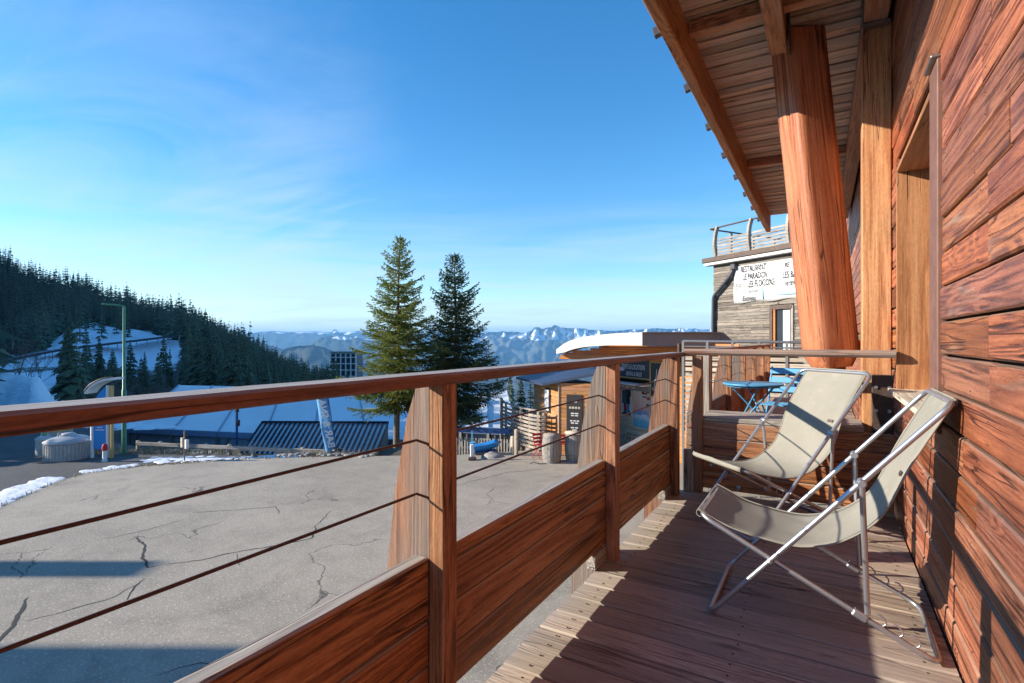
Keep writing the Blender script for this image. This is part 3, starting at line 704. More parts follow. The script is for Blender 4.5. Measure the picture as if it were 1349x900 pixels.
def bundle(loc):
    t = thing('ski_bag', 'red and blue padded bag lying on the balcony floor behind the blue chair', 'bag', loc)
    x, y, z = loc
    def lump(c, d, mat, nm, sd_):
        m = MB(); rows = []
        for i in range(9):
            th = math.pi * i / 8; q = []
            for j in range(17):
                ph = 2 * math.pi * j / 16; v = Vector((math.sin(th) * math.cos(ph), math.sin(th) * math.sin(ph), math.cos(th)))
                v = Vector([abs(k) ** .6 * (1 if k > 0 else -1) for k in v]); r = 1 + .1 * mnoise.noise(v * 2 + Vector((sd_, 0, 0)))
                q.append(Vector(c) + Vector((v.x * d[0], v.y * d[1], v.z * d[2])) * r)
            rows.append(q)
        return m.grid(rows).obj(nm, mat, t)
    lump((x, y, .30), (.22, .14, .28), M_red, 'body', 1); lump((x + .02, y, .66), (.21, .12, .10), M_bluedark, 'flap', 4)
    MB().tube([(x - .12, y - .13, .58), (x - .12, y - .17, .4), (x - .12, y - .14, .2)], .015, 6).obj('strap', M_black, t)
    MB().box((x - .02, y - .128, .67), (.10, .01, .025), ch=.003).obj('buckle', M_white, t)
bundle((-.17, 7.35, 0))
wl = thing('wall_lamp', 'small round red lamp on a grey wall bracket beyond the column', 'lamp', (.36, 8.5, 1.2))
MB().box((.395, 8.5, 1.16), (.07, .10, .20), ch=.01).obj('bracket', M_graymetal, wl)
MB().lathe((.34, 8.45, 1.17), [(.03, 0), (.075, .015), (.082, .045), (.06, .075), (.02, .088)], 18, M=Matrix.Rotation(R(115), 3, 'X')).obj('lens', M_redlamp, wl)
MB().lathe((.36, 8.5, 1.27), [(.035, 0), (.05, .02), (.03, .05), (.01, .055)], 14).obj('cap', M_bluedark, wl)

# ================================================================== CAR PARK
lotpts = [Vector((p.x, p.y, LOT)) for p in (G(-260, 800, LOT), G(-60, 700, LOT), G(0, 669, LOT), G(40, 651, LOT), G(75, 635, LOT), G(110, 624, LOT), G(160, 617, LOT), G(200, 613, LOT), G(255, 609, LOT), G(300, 606, LOT), G(420, 602, LOT), G(520, 600.5, LOT), G(600, 599.5, LOT), G(690, 594, LOT))]
lotpts += [LD(4, 24, LOT), LD(30, 24, LOT), LD(40, -15, LOT), LD(-45, -15, LOT)]
mb = MB(); b_ = [p + Vector((0, 0, -2.5)) for p in lotpts]; n = len(lotpts)
mb.add(lotpts + b_, [tuple(range(n))] + [(i, (i + 1) % n, n + (i + 1) % n, n + i) for i in range(n)])
lot = mb.obj('car_park', M_asphalt); lot['kind'] = 'structure'
def crack(pts, w):
    m = MB(); q = []
    P0 = [G(u, v, LOT) for u, v in pts]
    dense = []
    for a, b in zip(P0[:-1], P0[1:]):
        k = max(2, int((b - a).length / .10))
        for i in range(k): dense.append(a.lerp(b, i / k))
    dense.append(P0[-1]); rows = []
    for i, p in enumerate(dense):
        d = (dense[min(i + 1, len(dense) - 1)] - dense[max(i - 1, 0)]).normalized(); nn = Vector((-d.y, d.x, 0))
        j = mnoise.noise(p * 2.3) * .06 + mnoise.noise(p * 7) * .035; ww = w * (.45 + .8 * abs(mnoise.noise(p * 3.1))) * min(1, .25 + i / 6, .25 + (len(dense) - 1 - i) / 6)
        c = p + nn * j; rows.append([c - nn * ww + Vector((0, 0, .004)), c + nn * ww + Vector((0, 0, .004))])
    m.grid(rows, smooth=False); m.obj('crack', M_crack, lot)
cr = lambda *p: [(x / 2.648, 560 + y / 2.648) for x, y in p]
crack(cr((455, 400), (480, 390), (505, 420), (495, 465), (522, 495), (545, 490)), .035)
crack(cr((545, 490), (600, 482), (700, 472), (780, 450), (850, 440), (1000, 415), (1090, 395), (1105, 350)), .02)
crack(cr((825, 448), (832, 490)), .014); crack(cr((505, 535), (465, 575), (445, 610)), .028)
crack(cr((103, 600), (75, 650), (50, 690), (10, 740), (-60, 800)), .05); crack(cr((80, 690), (180, 665), (300, 630), (400, 600), (500, 540)), .014)
crack(cr((670, 305), (800, 300), (960, 285), (972, 310)), .016); crack(cr((330, 402), (480, 375), (640, 330)), .014); crack(cr((1105, 350), (1150, 300)), .014)
crack(cr((930, 860), (870, 850), (700, 830), (540, 880)), .014); crack([(600, 640), (670, 622), (720, 618)], .014); crack([(690, 690), (740, 672), (770, 650)], .012)
crack([(40, 620), (20, 640), (-10, 650)], .01)
# cracked asphalt road and yard a step below the car park, running off left
def flat(name, pts, z, mat, thick=0.0):
    m = MB(); v = [Vector((p.x, p.y, z)) for p in pts]; m.add(v, [tuple(range(len(v)))]); o = m.obj(name, mat); o['kind'] = 'structure'; return o
ROADZ = -3.42
flat('road', [G(-400, 720, ROADZ), G(-60, 690, ROADZ), G(110, 650, ROADZ), G(330, 622, ROADZ), G(520, 612, ROADZ), G(420, 602.5, ROADZ), G(190, 596, ROADZ), U(182, 23.0, ROADZ), U(150, 24, ROADZ), U(95, 30, ROADZ), U(40, 38, ROADZ), U(-100, 40, ROADZ), LD(-40, 36, ROADZ)], ROADZ, M_road)

# ================================================================== TERRAIN
US = [-900, -500, -200, 0, 60, 100, 150, 190, 215, 250, 290, 330, 380, 430, 480, 520, 600, 760, 1500]
#      D:      34    46    60    90    130   190   250   320   410   520
def prof(u):  # unseen far-left slopes raised to shade the visible hillside
    def ip(tab):
        if u <= tab[0][0]: return tab[0][1]
        for (a, x), (b, y_) in zip(tab[:-1], tab[1:]):
            if u <= b:
                t = (u - a) / (b - a); t = t * t * (3 - 2 * t); return x + (y_ - x) * t
        return tab[-1][1]
    ridge = ip([(-900, -300), (-500, -100), (-220, 160), (-70, 318), (0, 352), (60, 376), (100, 385), (150, 402), (190, 416), (205, 424), (250, 434), (290, 449), (330, 468), (380, 491), (430, 508), (480, 530), (520, 560), (600, 640), (760, 700), (1500, 760)])
    v46 = ip([(-900, 520), (-100, 512), (0, 492), (45, 497), (90, 545), (160, 566), (430, 575), (700, 590), (1500, 600)])
    v60 = ip([(-900, 100), (-500, 160), (-220, 330), (-60, 490), (0, 505), (90, 540), (160, 556), (430, 562), (700, 585), (1500, 600)])
    v90 = ip([(-900, 0), (-500, 60), (-200, 230), (-50, 470), (0, 500), (90, 528), (200, 545), (330, 552), (430, 555), (560, 590), (1500, 640)])
    v130 = ip([(-900, 0), (-500, 80), (-200, 250), (-50, 470), (0, 490), (100, 500), (200, 520), (330, 538), (430, 545), (560, 600), (1500, 680)])
    v190 = ip([(-900, -100), (-500, 50), (-200, 260), (-60, 440), (0, 480), (70, 468), (150, 459), (235, 450), (300, 495), (430, 532), (560, 620), (1500, 700)])
    v250 = ip([(-900, -200), (-500, 0), (-200, 220), (-60, 420), (0, 462), (70, 446), (150, 440), (235, 444), (300, 480), (430, 525), (560, 640), (1500, 720)])
    v320 = ip([(-900, -300), (-500, -50), (-200, 190), (-60, 380), (0, 420), (100, 420), (190, 432), (235, 440), (300, 465), (430, 517), (560, 650), (1500, 740)])
    z22 = -4.75 if u < 150 else -4.75
    return [(20, -4.8), (24, -4.8), (27, -4.85 if u < 150 else -7.3), (34, -4.85 if u < 120 else -7.6), (46, None, v46), (60, None, v60), (90, None, v90), (130, None, v130), (190, None, v190), (250, None, v250), (320, None, v320), (410, None, ridge), (520, None, max(ridge, 448) + 60), (760, -170), (1500, -520), (3000, -715)]
def ze(u, D):
    pr = prof(u); pts = [(p[0], p[1] if len(p) == 2 else (HV - p[2]) * p[0] / FPX) for p in pr]
    if D <= pts[0][0]: return pts[0][1]
    for (a, x), (b, y_) in zip(pts[:-1], pts[1:]):
        if D <= b:
            t = (D - a) / (b - a); return x + (y_ - x) * t
    return pts[-1][1]
def terr(u, D):
    n_ = (0 if D < 38 or u > 100 else .5 * mnoise.noise(Vector((u / 9, D / 1.5, 2))) + .25 * mnoise.noise(Vector((u / 4, D / .7, 5)))) if D < 48 else .012 * D * mnoise.noise(Vector(((u - CU) * D / 700 / 14, D / 14, 0)))
    return U(u, D, EYE + ze(u, D) + n_)
def smooth01(x, a, b):
    t = max(0, min(1, (x - a) / (b - a))); return t * t * (3 - 2 * t)
def snowness(u, D):
    """where snow lies on the hillside clearing, by bearing and distance"""
    s = 0
    v = HV - ze(u, D) / D * FPX
    if D >= 40 and u < 300:
        far = 212 + 75 * smooth01(u, 55, 105) * (1 - smooth01(u, 200, 225)) + 40 * mnoise.noise(Vector((u / 22, 0, 3)))
        s = max(s, (1 - smooth01(u, 225, 250)) * smooth01(D, 140, 165) * (1 - smooth01(D, far - 12, far + 12)))
        s = max(s, (1 - smooth01(u, 55, 120)) * smooth01(D, 38, 42) * .95 * (1 - smooth01(D, 130, 150)))
    if D < 40: s = max(s, .35, .95 * (1 - smooth01(u, 60, 130)) * smooth01(D, 25, 28))
    if 120 < u < 300 and 40 < D < 150: s = max(s, .25)
    return s
mb = MB(); Dl = [20, 22, 24, 25.5, 27, 30, 34, 38, 42, 46, 50, 55, 60, 67, 75, 82, 90, 100, 112, 122, 130, 140, 152, 165, 178, 190, 205, 220, 235, 250, 265, 285, 300, 320, 345, 370, 395, 410, 430, 470, 520, 620, 760, 1000, 1500, 2200, 3000]
Ul = [-900 + 40 * i for i in range(22)] + [-20 + 12 * i for i in range(56)] + [652 + 40 * i for i in range(22)]
rows = []; sn = []
for D in Dl:
    rows.append([terr(u, D) for u in Ul]); sn += [snowness(u, D) for u in Ul]
mb.grid(rows); me_ = mb.mesh('hillside', None)
at = me_.attributes.new('snow', 'FLOAT', 'POINT'); at.data.foreach_set('value', sn)
t = NT('hillside_ground'); v = t.obj(); a = t.n('ShaderNodeAttribute', attribute_name='snow'); nb = t.noise(v, .12, 5, .65); nf = t.noise(v, .9, 4, .7)
soil = t.mix(nf, (.055, .045, .035), (.115, .09, .065)); soil = t.mix(t.step(nb, .45, .65), soil, (.05, .052, .032))
f = t.math('ADD', t.math('MULTIPLY', a.outputs['Fac'], 1.1), t.math('MULTIPLY', t.math('ADD', nb, t.math('MULTIPLY', nf, .9)), .9))
t.col(t.mix(t.step(f, 1.36, 1.5), soil, (.80, .83, .88))); t.rough(.9); t.bump(nf, .6, .4)
me_.materials.clear(); me_.materials.append(t.mat)
hs = put(bpy.data.objects.new('hillside', me_), Matrix.Identity(4)); hs['kind'] = 'structure'
# far ground sheet out to the mountains and the horizon
vf = MB(); vf.add([(-40000, -9000, -760), (40000, -9000, -760), (40000, 45000, -760), (-40000, 45000, -760)], [(0, 1, 2, 3)])
o = vf.obj('valley_floor', plain('valley_forest', (.05, .075, .05), .95, nz=.4, nsc=.002)); o['kind'] = 'structure'
# snowy road crossing the hill
def ribbon(name, pts, w, mat, dz, parent=None, k=10):
    m = MB(); P_ = spline(pts, k); rows = []
    for i, p in enumerate(P_):
        d = (P_[min(i + 1, len(P_) - 1)] - P_[max(i - 1, 0)]); d.z = 0; d.normalize(); nn = Vector((-d.y, d.x, 0)) * w / 2
        rows.append([p - nn + Vector((0, 0, dz)), p + nn + Vector((0, 0, dz))])
    o = m.grid(rows).obj(name, mat, parent); return o
hp = [P(u, v, 186) for u, v in ((-60, 492), (0, 480), (40, 471), (80, 464), (130, 458), (180, 452), (236, 446))]
hr = ribbon('hill_road', hp, 7, M_snow, 1.0); hr['kind'] = 'structure'
hk = MB(); P_ = spline([P(u, v, 181) for u, v in ((-60, 495.5), (0, 483), (40, 474), (80, 466.5), (130, 460), (180, 454), (236, 447))], 8)
gr = thing('roadside_barrier', 'long dark barrier along the snowy road across the hillside', 'barrier', P_[0])
hk.tube([p + Vector((0, 0, 1.3)) for p in P_], .38, 6); hk.obj('beam', plain('barrier_dark', (.05, .055, .065), .8, nz=.2), gr)
pp = MB(); [pp.beam(p + Vector((0, 0, -1)), p + Vector((0, 0, 1.4)), .2, .2) for p in P_[::2]]; pp.obj('posts', M_gray, gr)

# ================================================================== FAR MOUNTAINS
def mountain(name, prof_, D, depth, basev, seed, snow_v, rock=(.12, .12, .11), forest=(.045, .07, .045), rough_=1.0, step=4, u0=None, u1=None, snowband=(0, 1), cliff=0.0):
    us = []; u = prof_[0][0]
    while u <= prof_[-1][0]: us.append(u); u += step
    def top(u):
        for (a, x), (b, y_) in zip(prof_[:-1], prof_[1:]):
            if u <= b: return x + (y_ - x) * (u - a) / (b - a)
        return prof_[-1][1]
    nr = 36; rows = []; sn = []; k = D / FPX
    for i in range(nr):
        t = (i / (nr - 1)) ** 1.7; row = []
        for u in us:
            vt = top(u) + rough_ * 1.6 * (mnoise.noise(Vector((u / 9, seed, 0))) + .6 * mnoise.noise(Vector((u / 3.5, seed, 1))))
            tt = t ** .85; v = vt + (basev - vt) * tt
            rid = 1 - abs(mnoise.noise(Vector((u / 14 + t * 3, t * 5 - u / 40, seed)))) * 2
            rid2 = mnoise.noise(Vector((u / 6 - t * 5, t * 14, seed + 3)))
            v += rough_ * (rid * 2.2 + rid2 * 1.5) * math.sin(math.pi * min(1, t * 1.2 + .0)) * (1 if i else 0)
            Dd = D - depth * t + rough_ * depth * .09 * (rid + .7 * rid2) * (1 if i else 0)
            row.append(P(u, v, Dd))
            s_ = 1 if snow_v is None else smooth01(-v + 3.0 * mnoise.noise(Vector((u / 11, v / 6, seed + 7))) + 1.5 * rid2, -snow_v(u) - 1.2, -snow_v(u) + 1.2)
            if cliff and t < cliff: s_ *= .35 + .65 * smooth01(mnoise.noise(Vector((u / 5, t * 14, seed + 11))), -.1, .25)
            sn.append(s_ if snow_v is not None else 0)
        rows.append(row)
    m = MB().grid(rows); me = m.mesh(name, None); at = me.attributes.new('snow', 'FLOAT', 'POINT'); at.data.foreach_set('value', sn)
    t = NT(name + '_ground'); a = t.n('ShaderNodeAttribute', attribute_name='snow'); v = t.obj(); nb = t.noise(v, 8 / D, 5, .7); nf = t.noise(v, 45 / D, 5, .65)
    g = t.mix(t.step(nb, .4, .62), forest, rock); g = t.mix(t.math('MULTIPLY', nf, .5), g, tuple(x * .5 for x in forest))
    f = t.math('ADD', a.outputs['Fac'], t.math('MULTIPLY', t.math('SUBTRACT', nf, .5), .9))
    t.col(t.mix(t.step(f, .42, .58), g, (.82, .84, .88))); t.rough(.95); t.b.inputs['Specular IOR Level'].default_value = .1
    me.materials.clear(); me.materials.append(t.mat); o = put(bpy.data.objects.new(name, me), Matrix.Identity(4)); o['kind'] = 'structure'; return o
mountain('mountain', [(250, 446), (320, 441), (345, 437.5), (360, 436), (380, 437.5), (405, 436.5), (430, 438), (438, 438), (439, 434), (444, 434), (446, 439), (470, 436), (500, 439), (560, 436), (640, 437), (700, 440)], 14000, 3500, 480, 1.3, lambda u: 439.5, rough_=.35, step=2.5)
mountain('mountain', [(560, 437), (640, 439), (655, 437.5), (672, 436.5), (686, 438), (700, 436.5), (704, 431.5), (709, 431), (713, 433), (719, 431.5), (726, 432), (731, 428), (738, 431.5), (750, 432.5), (762, 432), (775, 434), (800, 436), (860, 433), (900, 432.5), (960, 436), (1200, 434)], 11000, 3600, 505, 4.7, lambda u: 448.5 if 690 < u < 800 else 446.0, rock=(.21, .2, .19), rough_=.75, step=1.6, cliff=.16)
mountain('mountain', [(395, 470), (410, 452), (420, 446), (432, 443), (445, 441.5), (460, 443), (480, 442), (520, 447), (600, 452), (640, 460)], 9000, 2500, 500, 8.1, lambda u: 446.5 + 2 * math.sin(u / 7), rough_=.5, step=2, forest=(.06, .08, .06))
mountain('mountain', [(250, 446), (300, 447), (335, 449), (355, 455), (372, 460), (400, 470), (430, 480)], 7200, 1500, 500, 2.9, None, rough_=.25, step=3)
mountain('mountain', [(345, 476), (365, 464), (380, 458), (395, 455.5), (412, 455), (425, 457), (440, 463), (455, 470), (480, 478), (520, 486), (600, 492), (700, 486), (760, 480), (900, 470)], 5200, 1600, 540, 6.2, None, rough_=.4, step=3, forest=(.03, .05, .035))

# ================================================================== TREES
def conifer_mesh(name, h, rad, levels, nb, seed, mats, droop=.25, gap=0.0, jag=.25, tri=True, upper=1.0):
    """a forest spruce small in the picture: trunk plus drooping needle sprays"""
    rnd = random.Random(seed); m = MB()
    m.tube([(0, 0, 0), (0, 0, h * .5), (0, 0, h * .97)], [h * .014, h * .009, h * .002], 5, 0)
    for i in range(levels):
        f = i / (levels - 1); z = h * (.06 + .93 * min(1, max(0, f + rnd.uniform(-.35, .35) / levels * (f < .97)))); L = rad * (1 - f) ** .85 * (1 if f > .06 else .75) + h * .012
        for k in range(nb):
            a = 2 * math.pi * (k + rnd.random() * .8) / nb + i * 2.4; l = L * rnd.uniform(.5, 1.25)
            if rnd.random() < gap: continue
            c, s = math.cos(a), math.sin(a); dz = -l * droop * rnd.uniform(.4, 1.5); w = l * .34
            p0 = Vector((0, 0, z)); p1 = Vector((c * l * .55 - s * w, s * l * .55 + c * w, z + dz * .35)); p2 = Vector((c * l, s * l, z + dz)); p3 = Vector((c * l * .55 + s * w, s * l * .55 - c * w, z + dz * .35 - .02 * h))
            pm = Vector((c * l * .55, s * l * .55, z + dz * .3 + .018 * h))
            m.add([p0, p1, p2, p3, pm], [(0, 1, 4), (1, 2, 4), (2, 3, 4), (3, 0, 4)], 1)
            if rnd.random() < .6:
                q = p2 * .8 + p0 * .2; m.add([q, q + Vector((-s * w * .5, c * w * .5, -h * .02)), q + Vector((0, 0, -h * .055))], [(0, 1, 2)], 1)
    return m.mesh(name, mats)
protos = []
for s_ in range(6):
    protos.append(conifer_mesh('spruce_tree', 16, 2.5 + .5 * (s_ % 3), 22, 7, 100 + s_, [M_bark, M_leaf3], droop=.42, gap=.14))
for s_ in range(3):
    protos.append(conifer_mesh('olive_spruce_tree', 14, 2.3, 16, 6, 200 + s_, [M_bark, M_leaf4], droop=.28, gap=.12))
far_p = [conifer_mesh('far_spruce', 16, 2.6 + .5 * (i % 3), 11, 5, 300 + i, [M_bark, M_leaf3], droop=.45, gap=.08) for i in range(6)] + [conifer_mesh('far_olive_spruce', 14, 2.5, 10, 5, 400 + i, [M_bark, M_leaf4], droop=.3, gap=.05) for i in range(3)]
def tree_ok(u, D, rnd):
    if D < 60: return False
    s = snowness(u, D)
    if 170 < D < 200 and u < 245: return False
    if s > .45 and rnd.random() < .95: return False
    if u < 70 and D < 165: return False
    if 90 <= u < 245 and D < 180 and rnd.random() < .82: return False
    if 70 <= u < 330 and D < 84: return False
    return True
rnd = random.Random(3); spots = []
for D0 in range(86, 440, 6):
    wpx = 700 * 3.7 / D0; u = -160 + rnd.random() * 10
    while u < 500:
        D = D0 + rnd.uniform(-4, 4)
        if tree_ok(u, D, rnd):
            vis = u < 455 - max(0, (250 - D)) * .05
            if vis and ze(u, D) * FPX / D > -130: spots.append((u, D))
        u += wpx * rnd.uniform(.55, 1.15)
spots.sort(key=lambda q: q[1])
def fh(u, D, rnd):
    base = 15 if D > 200 else 11.5
    if u > 330: base *= .8
    return base * rnd.choice((rnd.uniform(.5, .9), rnd.uniform(.75, 1.15), rnd.uniform(.9, 1.4)))
inview = [q for q in spots if -15 < q[0] < 470]
rnd2 = random.Random(11); near_ = inview[:290]; rest = [q for q in spots if q not in set(near_)]
for (u, D) in near_:
    k = rnd2.randrange(6) if rnd2.random() < .86 or u < 150 else 6 + rnd2.randrange(3)
    hgt = fh(u, D, rnd2); sc = hgt / (16 if k < 6 else 14)
    p = terr(u, D) - Vector((0, 0, .6))
    o = bpy.data.objects.new('spruce_tree', protos[k])
    put(o, Matrix.Translation(p) @ Matrix.Rotation(rnd2.random() * 6.28, 4, 'Z') @ Matrix.Diagonal((sc * rnd2.uniform(.85, 1.2), sc, sc, 1)))
    if k < 6: tag(o, 'dark green spruce standing among the forest on the left hillside', 'tree', 'dark spruces of the hillside forest')
    else: tag(o, 'olive green spruce standing among the darker forest on the left hillside', 'tree', 'olive spruces of the hillside forest')
def join(name, items, mats, mi):
    vs = []; fs = []; ms = []
    for me, M in items:
        b = len(vs); vs += [tuple(M @ v.co) for v in me.vertices]; off = mi[me.name]
        for pl_ in me.polygons: fs.append([b + i for i in pl_.vertices]); ms.append(pl_.material_index if pl_.material_index == 0 else off)
    me = bpy.data.meshes.new(name); me.from_pydata(vs, [], fs); [me.materials.append(m_) for m_ in mats]; me.polygons.foreach_set('material_index', ms); me.update(); return me
mi = {p.name: (1 if i % 9 < 6 else 2) for i, p in enumerate(protos + far_p)}; items = []
for (u, D) in rest:
    k = rnd2.randrange(6) if rnd2.random() < .8 else 6 + rnd2.randrange(3); sc = fh(u, D, rnd2) / (16 if k < 6 else 14)
    items.append((far_p[k], Matrix.Translation(terr(u, D) - Vector((0, 0, .6))) @ Matrix.Rotation(rnd2.random() * 6.28, 4, 'Z') @ Matrix.Scale(sc, 4)))
fars = None
fm = put(bpy.data.objects.new('distant_forest', join('distant_forest', items, [M_bark, M_leaf3, M_leaf4], mi)), Matrix.Identity(4))
tag(fm, 'far off spruce forest covering the upper left hillside up to its crest', 'forest', None, 'stuff')
# unseen spruces added at left, sized to shade the road and marquee roof
items = []; rs = random.Random(5)
for i in range(170):
    D = 19.6 + 34 * rs.random(); lat = -max(29, 1.0 * D + 3) - 30 * rs.random() ** 1.3
    hgt = .39 * (abs(lat) + (6.0 if D > 27 else -5.0 if D > 23.5 else -12.0)) * rs.uniform(.85, 1.0) - (0 if D > 27 else .5)
    if D < 22 and rs.random() < .15: continue
    sc = hgt / 16
    items.append((far_p[rs.randrange(6)], Matrix.Translation(LD(lat, D, -3.4)) @ Matrix.Rotation(rs.random() * 6, 4, 'Z') @ Matrix.Diagonal((max(sc, .8) * 1.15, max(sc, .8) * 1.15, sc, 1))))
fm = put(bpy.data.objects.new('roadside_forest', join('roadside_forest', items, [M_bark, M_leaf3, M_leaf4], mi)), Matrix.Identity(4))
tag(fm, 'unseen dense spruces added left of the road to shade it and the marquee', 'forest', None, 'stuff')

def spruce(label, base, h, rad, clear, seed, leaf, lean=(0, 0), density=1.0, dr=.25):
    rnd = random.Random(seed); t = thing('spruce', label, 'tree', base, None); bx, by, bz = base
    ax = lambda z: Vector((bx + lean[0] * z / h + .04 * math.sin(z * 1.1 + seed), by + lean[1] * z / h, bz + z))
    tr = MB(); pts = [ax(h * i / 14) for i in range(15)]
    tr.tube(pts, [.135 * (1 - i / 14.5) ** .9 + .006 for i in range(15)], 10); tr.obj('trunk', M_bark, t)
    bm_, nm = MB(), MB()
    def spray(p, d, up, L, w):
        """needles round a twig: crossed narrow blades"""
        s1 = d.cross(up); s1 = s1.normalized() if s1.length > 1e-3 else Vector((1, 0, 0)); s2 = s1.cross(d)
        for sv in (s1, s2 * .7 + s1 * .4):
            a = p + sv * w * .5; b = p - sv * w * .5; e = p + d * L; mid = p + d * L * .55
            nm.add([p, mid + sv * w, e, mid - sv * w], [(0, 1, 2, 3)], 0)
    z = clear
    while z < h * .985:
        f = (z - clear) / (h - clear); L = rad * ((1 - f) ** .8) * (.72 + .28 * min(1, f * 6)) + .05
        nb = int(rnd.uniform(4.6, 6.6) * density) if f < .85 else 4
        for k in range(nb):
            a = 2 * math.pi * (k + rnd.random() * .7) / nb + z * 3.7; l = L * rnd.choice((rnd.uniform(.5, .8), rnd.uniform(.75, 1.05), rnd.uniform(.9, 1.22)))
            c, s = math.cos(a), math.sin(a); p0 = ax(z + rnd.uniform(-.06, .06)); kk = max(4, int(l / .10)); pts = []
            rise = .30 * f + .02
            for i in range(kk + 1):
                q = i / kk; pts.append(p0 + Vector((c * l * q, s * l * q, l * (rise * q - dr * 2.0 * q * (1 - f * .8) + dr * 1.45 * q * q))))
            bm_.tube(pts, [max(.003, .016 * (l / 1.4) * (1 - i / (kk + .5))) for i in range(kk + 1)], 4)
            for i in range(1, kk + 1):
                q = i / kk; d = (pts[i] - pts[i - 1]).normalized(); side = d.cross(Vector((0, 0, 1))).normalized()
                tw = l * .36 * (1 - q) ** .7 * (.5 + 1.0 * min(1, q * 3)) + .07
                for sg in (-1, 1):
                    for rep in range(2 if l > .5 else 1):
                        dd = (d * rnd.uniform(.45, .9) + side * sg * rnd.uniform(.6, 1.0) + Vector((0, 0, rnd.uniform(-.55, .12)))).normalized(); pp = pts[i] - d * rnd.random() * .1
                        tl = tw * rnd.uniform(.7, 1.2); ns = max(1, int(tl / .11))
                        for j in range(ns):
                            spray(pp + dd * tl * j / ns, (dd + Vector((rnd.uniform(-.25, .25), rnd.uniform(-.25, .25), rnd.uniform(-.2, .05)))).normalized(), Vector((0, 0, 1)), .15, .024)
                if rnd.random() < .5: spray(pts[i], (Vector((0, 0, -1)) + d * .4).normalized(), side, rnd.uniform(.1, .2), .026)
                spray(pts[i] - d * .05, d, Vector((0, 0, 1)), .14, .028)
        z += rnd.uniform(.13, .22) * (1.0 if f < .8 else .75)
    top = ax(h); spray(top - Vector((0, 0, .25)), Vector((0, 0, 1)), Vector((1, 0, 0)), .3, .03)
    bo = bm_.obj('branches', M_bark, t); nm.obj('crown', leaf, t); return t
b1 = U(523, 22.2, LOT - .5); b2 = U(600, 22.6, LOT - .5)
spruce('tall sunlit yellowish green spruce, left one of the two in front of the marquee', (b1.x, b1.y, LOT - .3), (HV - 312) / 700 * 22.2 + EYE + 3.4, 2.3, 1.75, 4, M_leaf1, lean=(.05, .1), density=.85)
spruce('dark green spruce, right one of the two in front of the marquee', (b2.x, b2.y, LOT - .3), (HV - 336) / 700 * 22.6 + EYE + 3.4, 2.3, 1.45, 9, M_leaf2, density=1.0, dr=.32)
# young spruces behind the buildings
def small_spruces():
    lab = ['small yellow green spruce just left of the tall glazed tower', 'narrow spruce in front of the glazed tower', 'dark spruce behind the grey marquee roof, nearest the big spruce', 'dark spruce behind the grey marquee roof, second from the big spruce', 'dark bushy spruce beyond the curved terrace fence', 'green pointed spruce just left of the wooden hut', 'small spruce below the handrail left of the tower']
    for i, (u, vt, vb, D, k) in enumerate(((441, 468, 520, 75, 6), (457, 486, 525, 70, 7), (655, 494, 545, 52, 2), (672, 490, 545, 55, 0), (686, 493, 550, 50, 1), (699, 499, 545, 48, 6), (424, 480, 520, 85, 8))):
        p = P(u, vb, D); hh = (vb - vt) * D / FPX
        me = protos[k]; sc = hh / (16 if k < 6 else 14)
        o = bpy.data.objects.new('young_spruce', me); put(o, Matrix.Translation(p) @ Matrix.Diagonal((sc * 1.15, sc * 1.15, sc, 1))); tag(o, lab[i], 'tree')
small_spruces()
# bare shrubs and trees at the foot of the hill
def bare_mesh(seed, h, spread, n0, upright):
    rnd = random.Random(seed); m = MB()
    def grow(p, d, L, r, lev):
        e = p + d * L; m.tube([p, (p + e) / 2 + Vector((rnd.uniform(-1, 1), rnd.uniform(-1, 1), 0)) * L * .05, e], [r, r * .8, r * .55], 3, cap=False)
        if lev == 0: return
        for k in range(rnd.randint(3, 4)):
            dd = (d + Vector((rnd.gauss(0, .55), rnd.gauss(0, .55), rnd.gauss(.1, .35)))).normalized(); grow(p.lerp(e, rnd.uniform(.4, 1)), dd, L * rnd.uniform(.5, .75), r * .55, lev - 1)
    for i in range(n0):
        a = rnd.random() * 6.28; d = Vector((math.cos(a) * spread, math.sin(a) * spread, 1)).normalized()
        grow(Vector((rnd.gauss(0, .2), rnd.gauss(0, .2), 0)), d, h * .45, h * (.008 if upright else .006), 3)
    return m.mesh('bare_shrub', M_twig)
sh = [bare_mesh(1, 5, .75, 9, 0), bare_mesh(2, 5, .6, 9, 0), bare_mesh(3, 8, .25, 3, 1)]
sl_ = [(180, 88, 0), (205, 82, 1), (232, 88, 0), (258, 84, 1), (285, 90, 0), (305, 86, 1), (330, 95, 0), (352, 92, 1), (140, 86, 1), (105, 82, 0), (215, 66, 1), (165, 66, 0), (262, 70, 0), (318, 74, 1)]
for i, (u, D, k) in enumerate(sl_):
    o = bpy.data.objects.new('bare_shrub', sh[k]); put(o, Matrix.Translation(terr(u, D) - Vector((0, 0, .3))) @ Matrix.Rotation(i * 1.3, 4, 'Z') @ Matrix.Scale(1.0 + .25 * ((i * 7) % 3), 4)); tag(o, 'leafless grey brown shrub at the foot of the forested hill behind the marquee', 'shrub', 'bare shrubs at the foot of the hill')
for i, (u, D, lb) in enumerate(((22, 62, 'leafless tree on the snowy bank, farthest left'), (33, 58, 'slender leafless tree on the snowy bank, left of the big dark spruce'), (48, 60, 'leafless tree close beside the big dark spruce'))):
    o = bpy.data.objects.new('bare_tree', sh[2]); put(o, Matrix.Translation(terr(u, D) - Vector((0, 0, .3))) @ Matrix.Rotation(i * 2.3, 4, 'Z') @ Matrix.Scale(.85, 4)); tag(o, lb, 'tree')
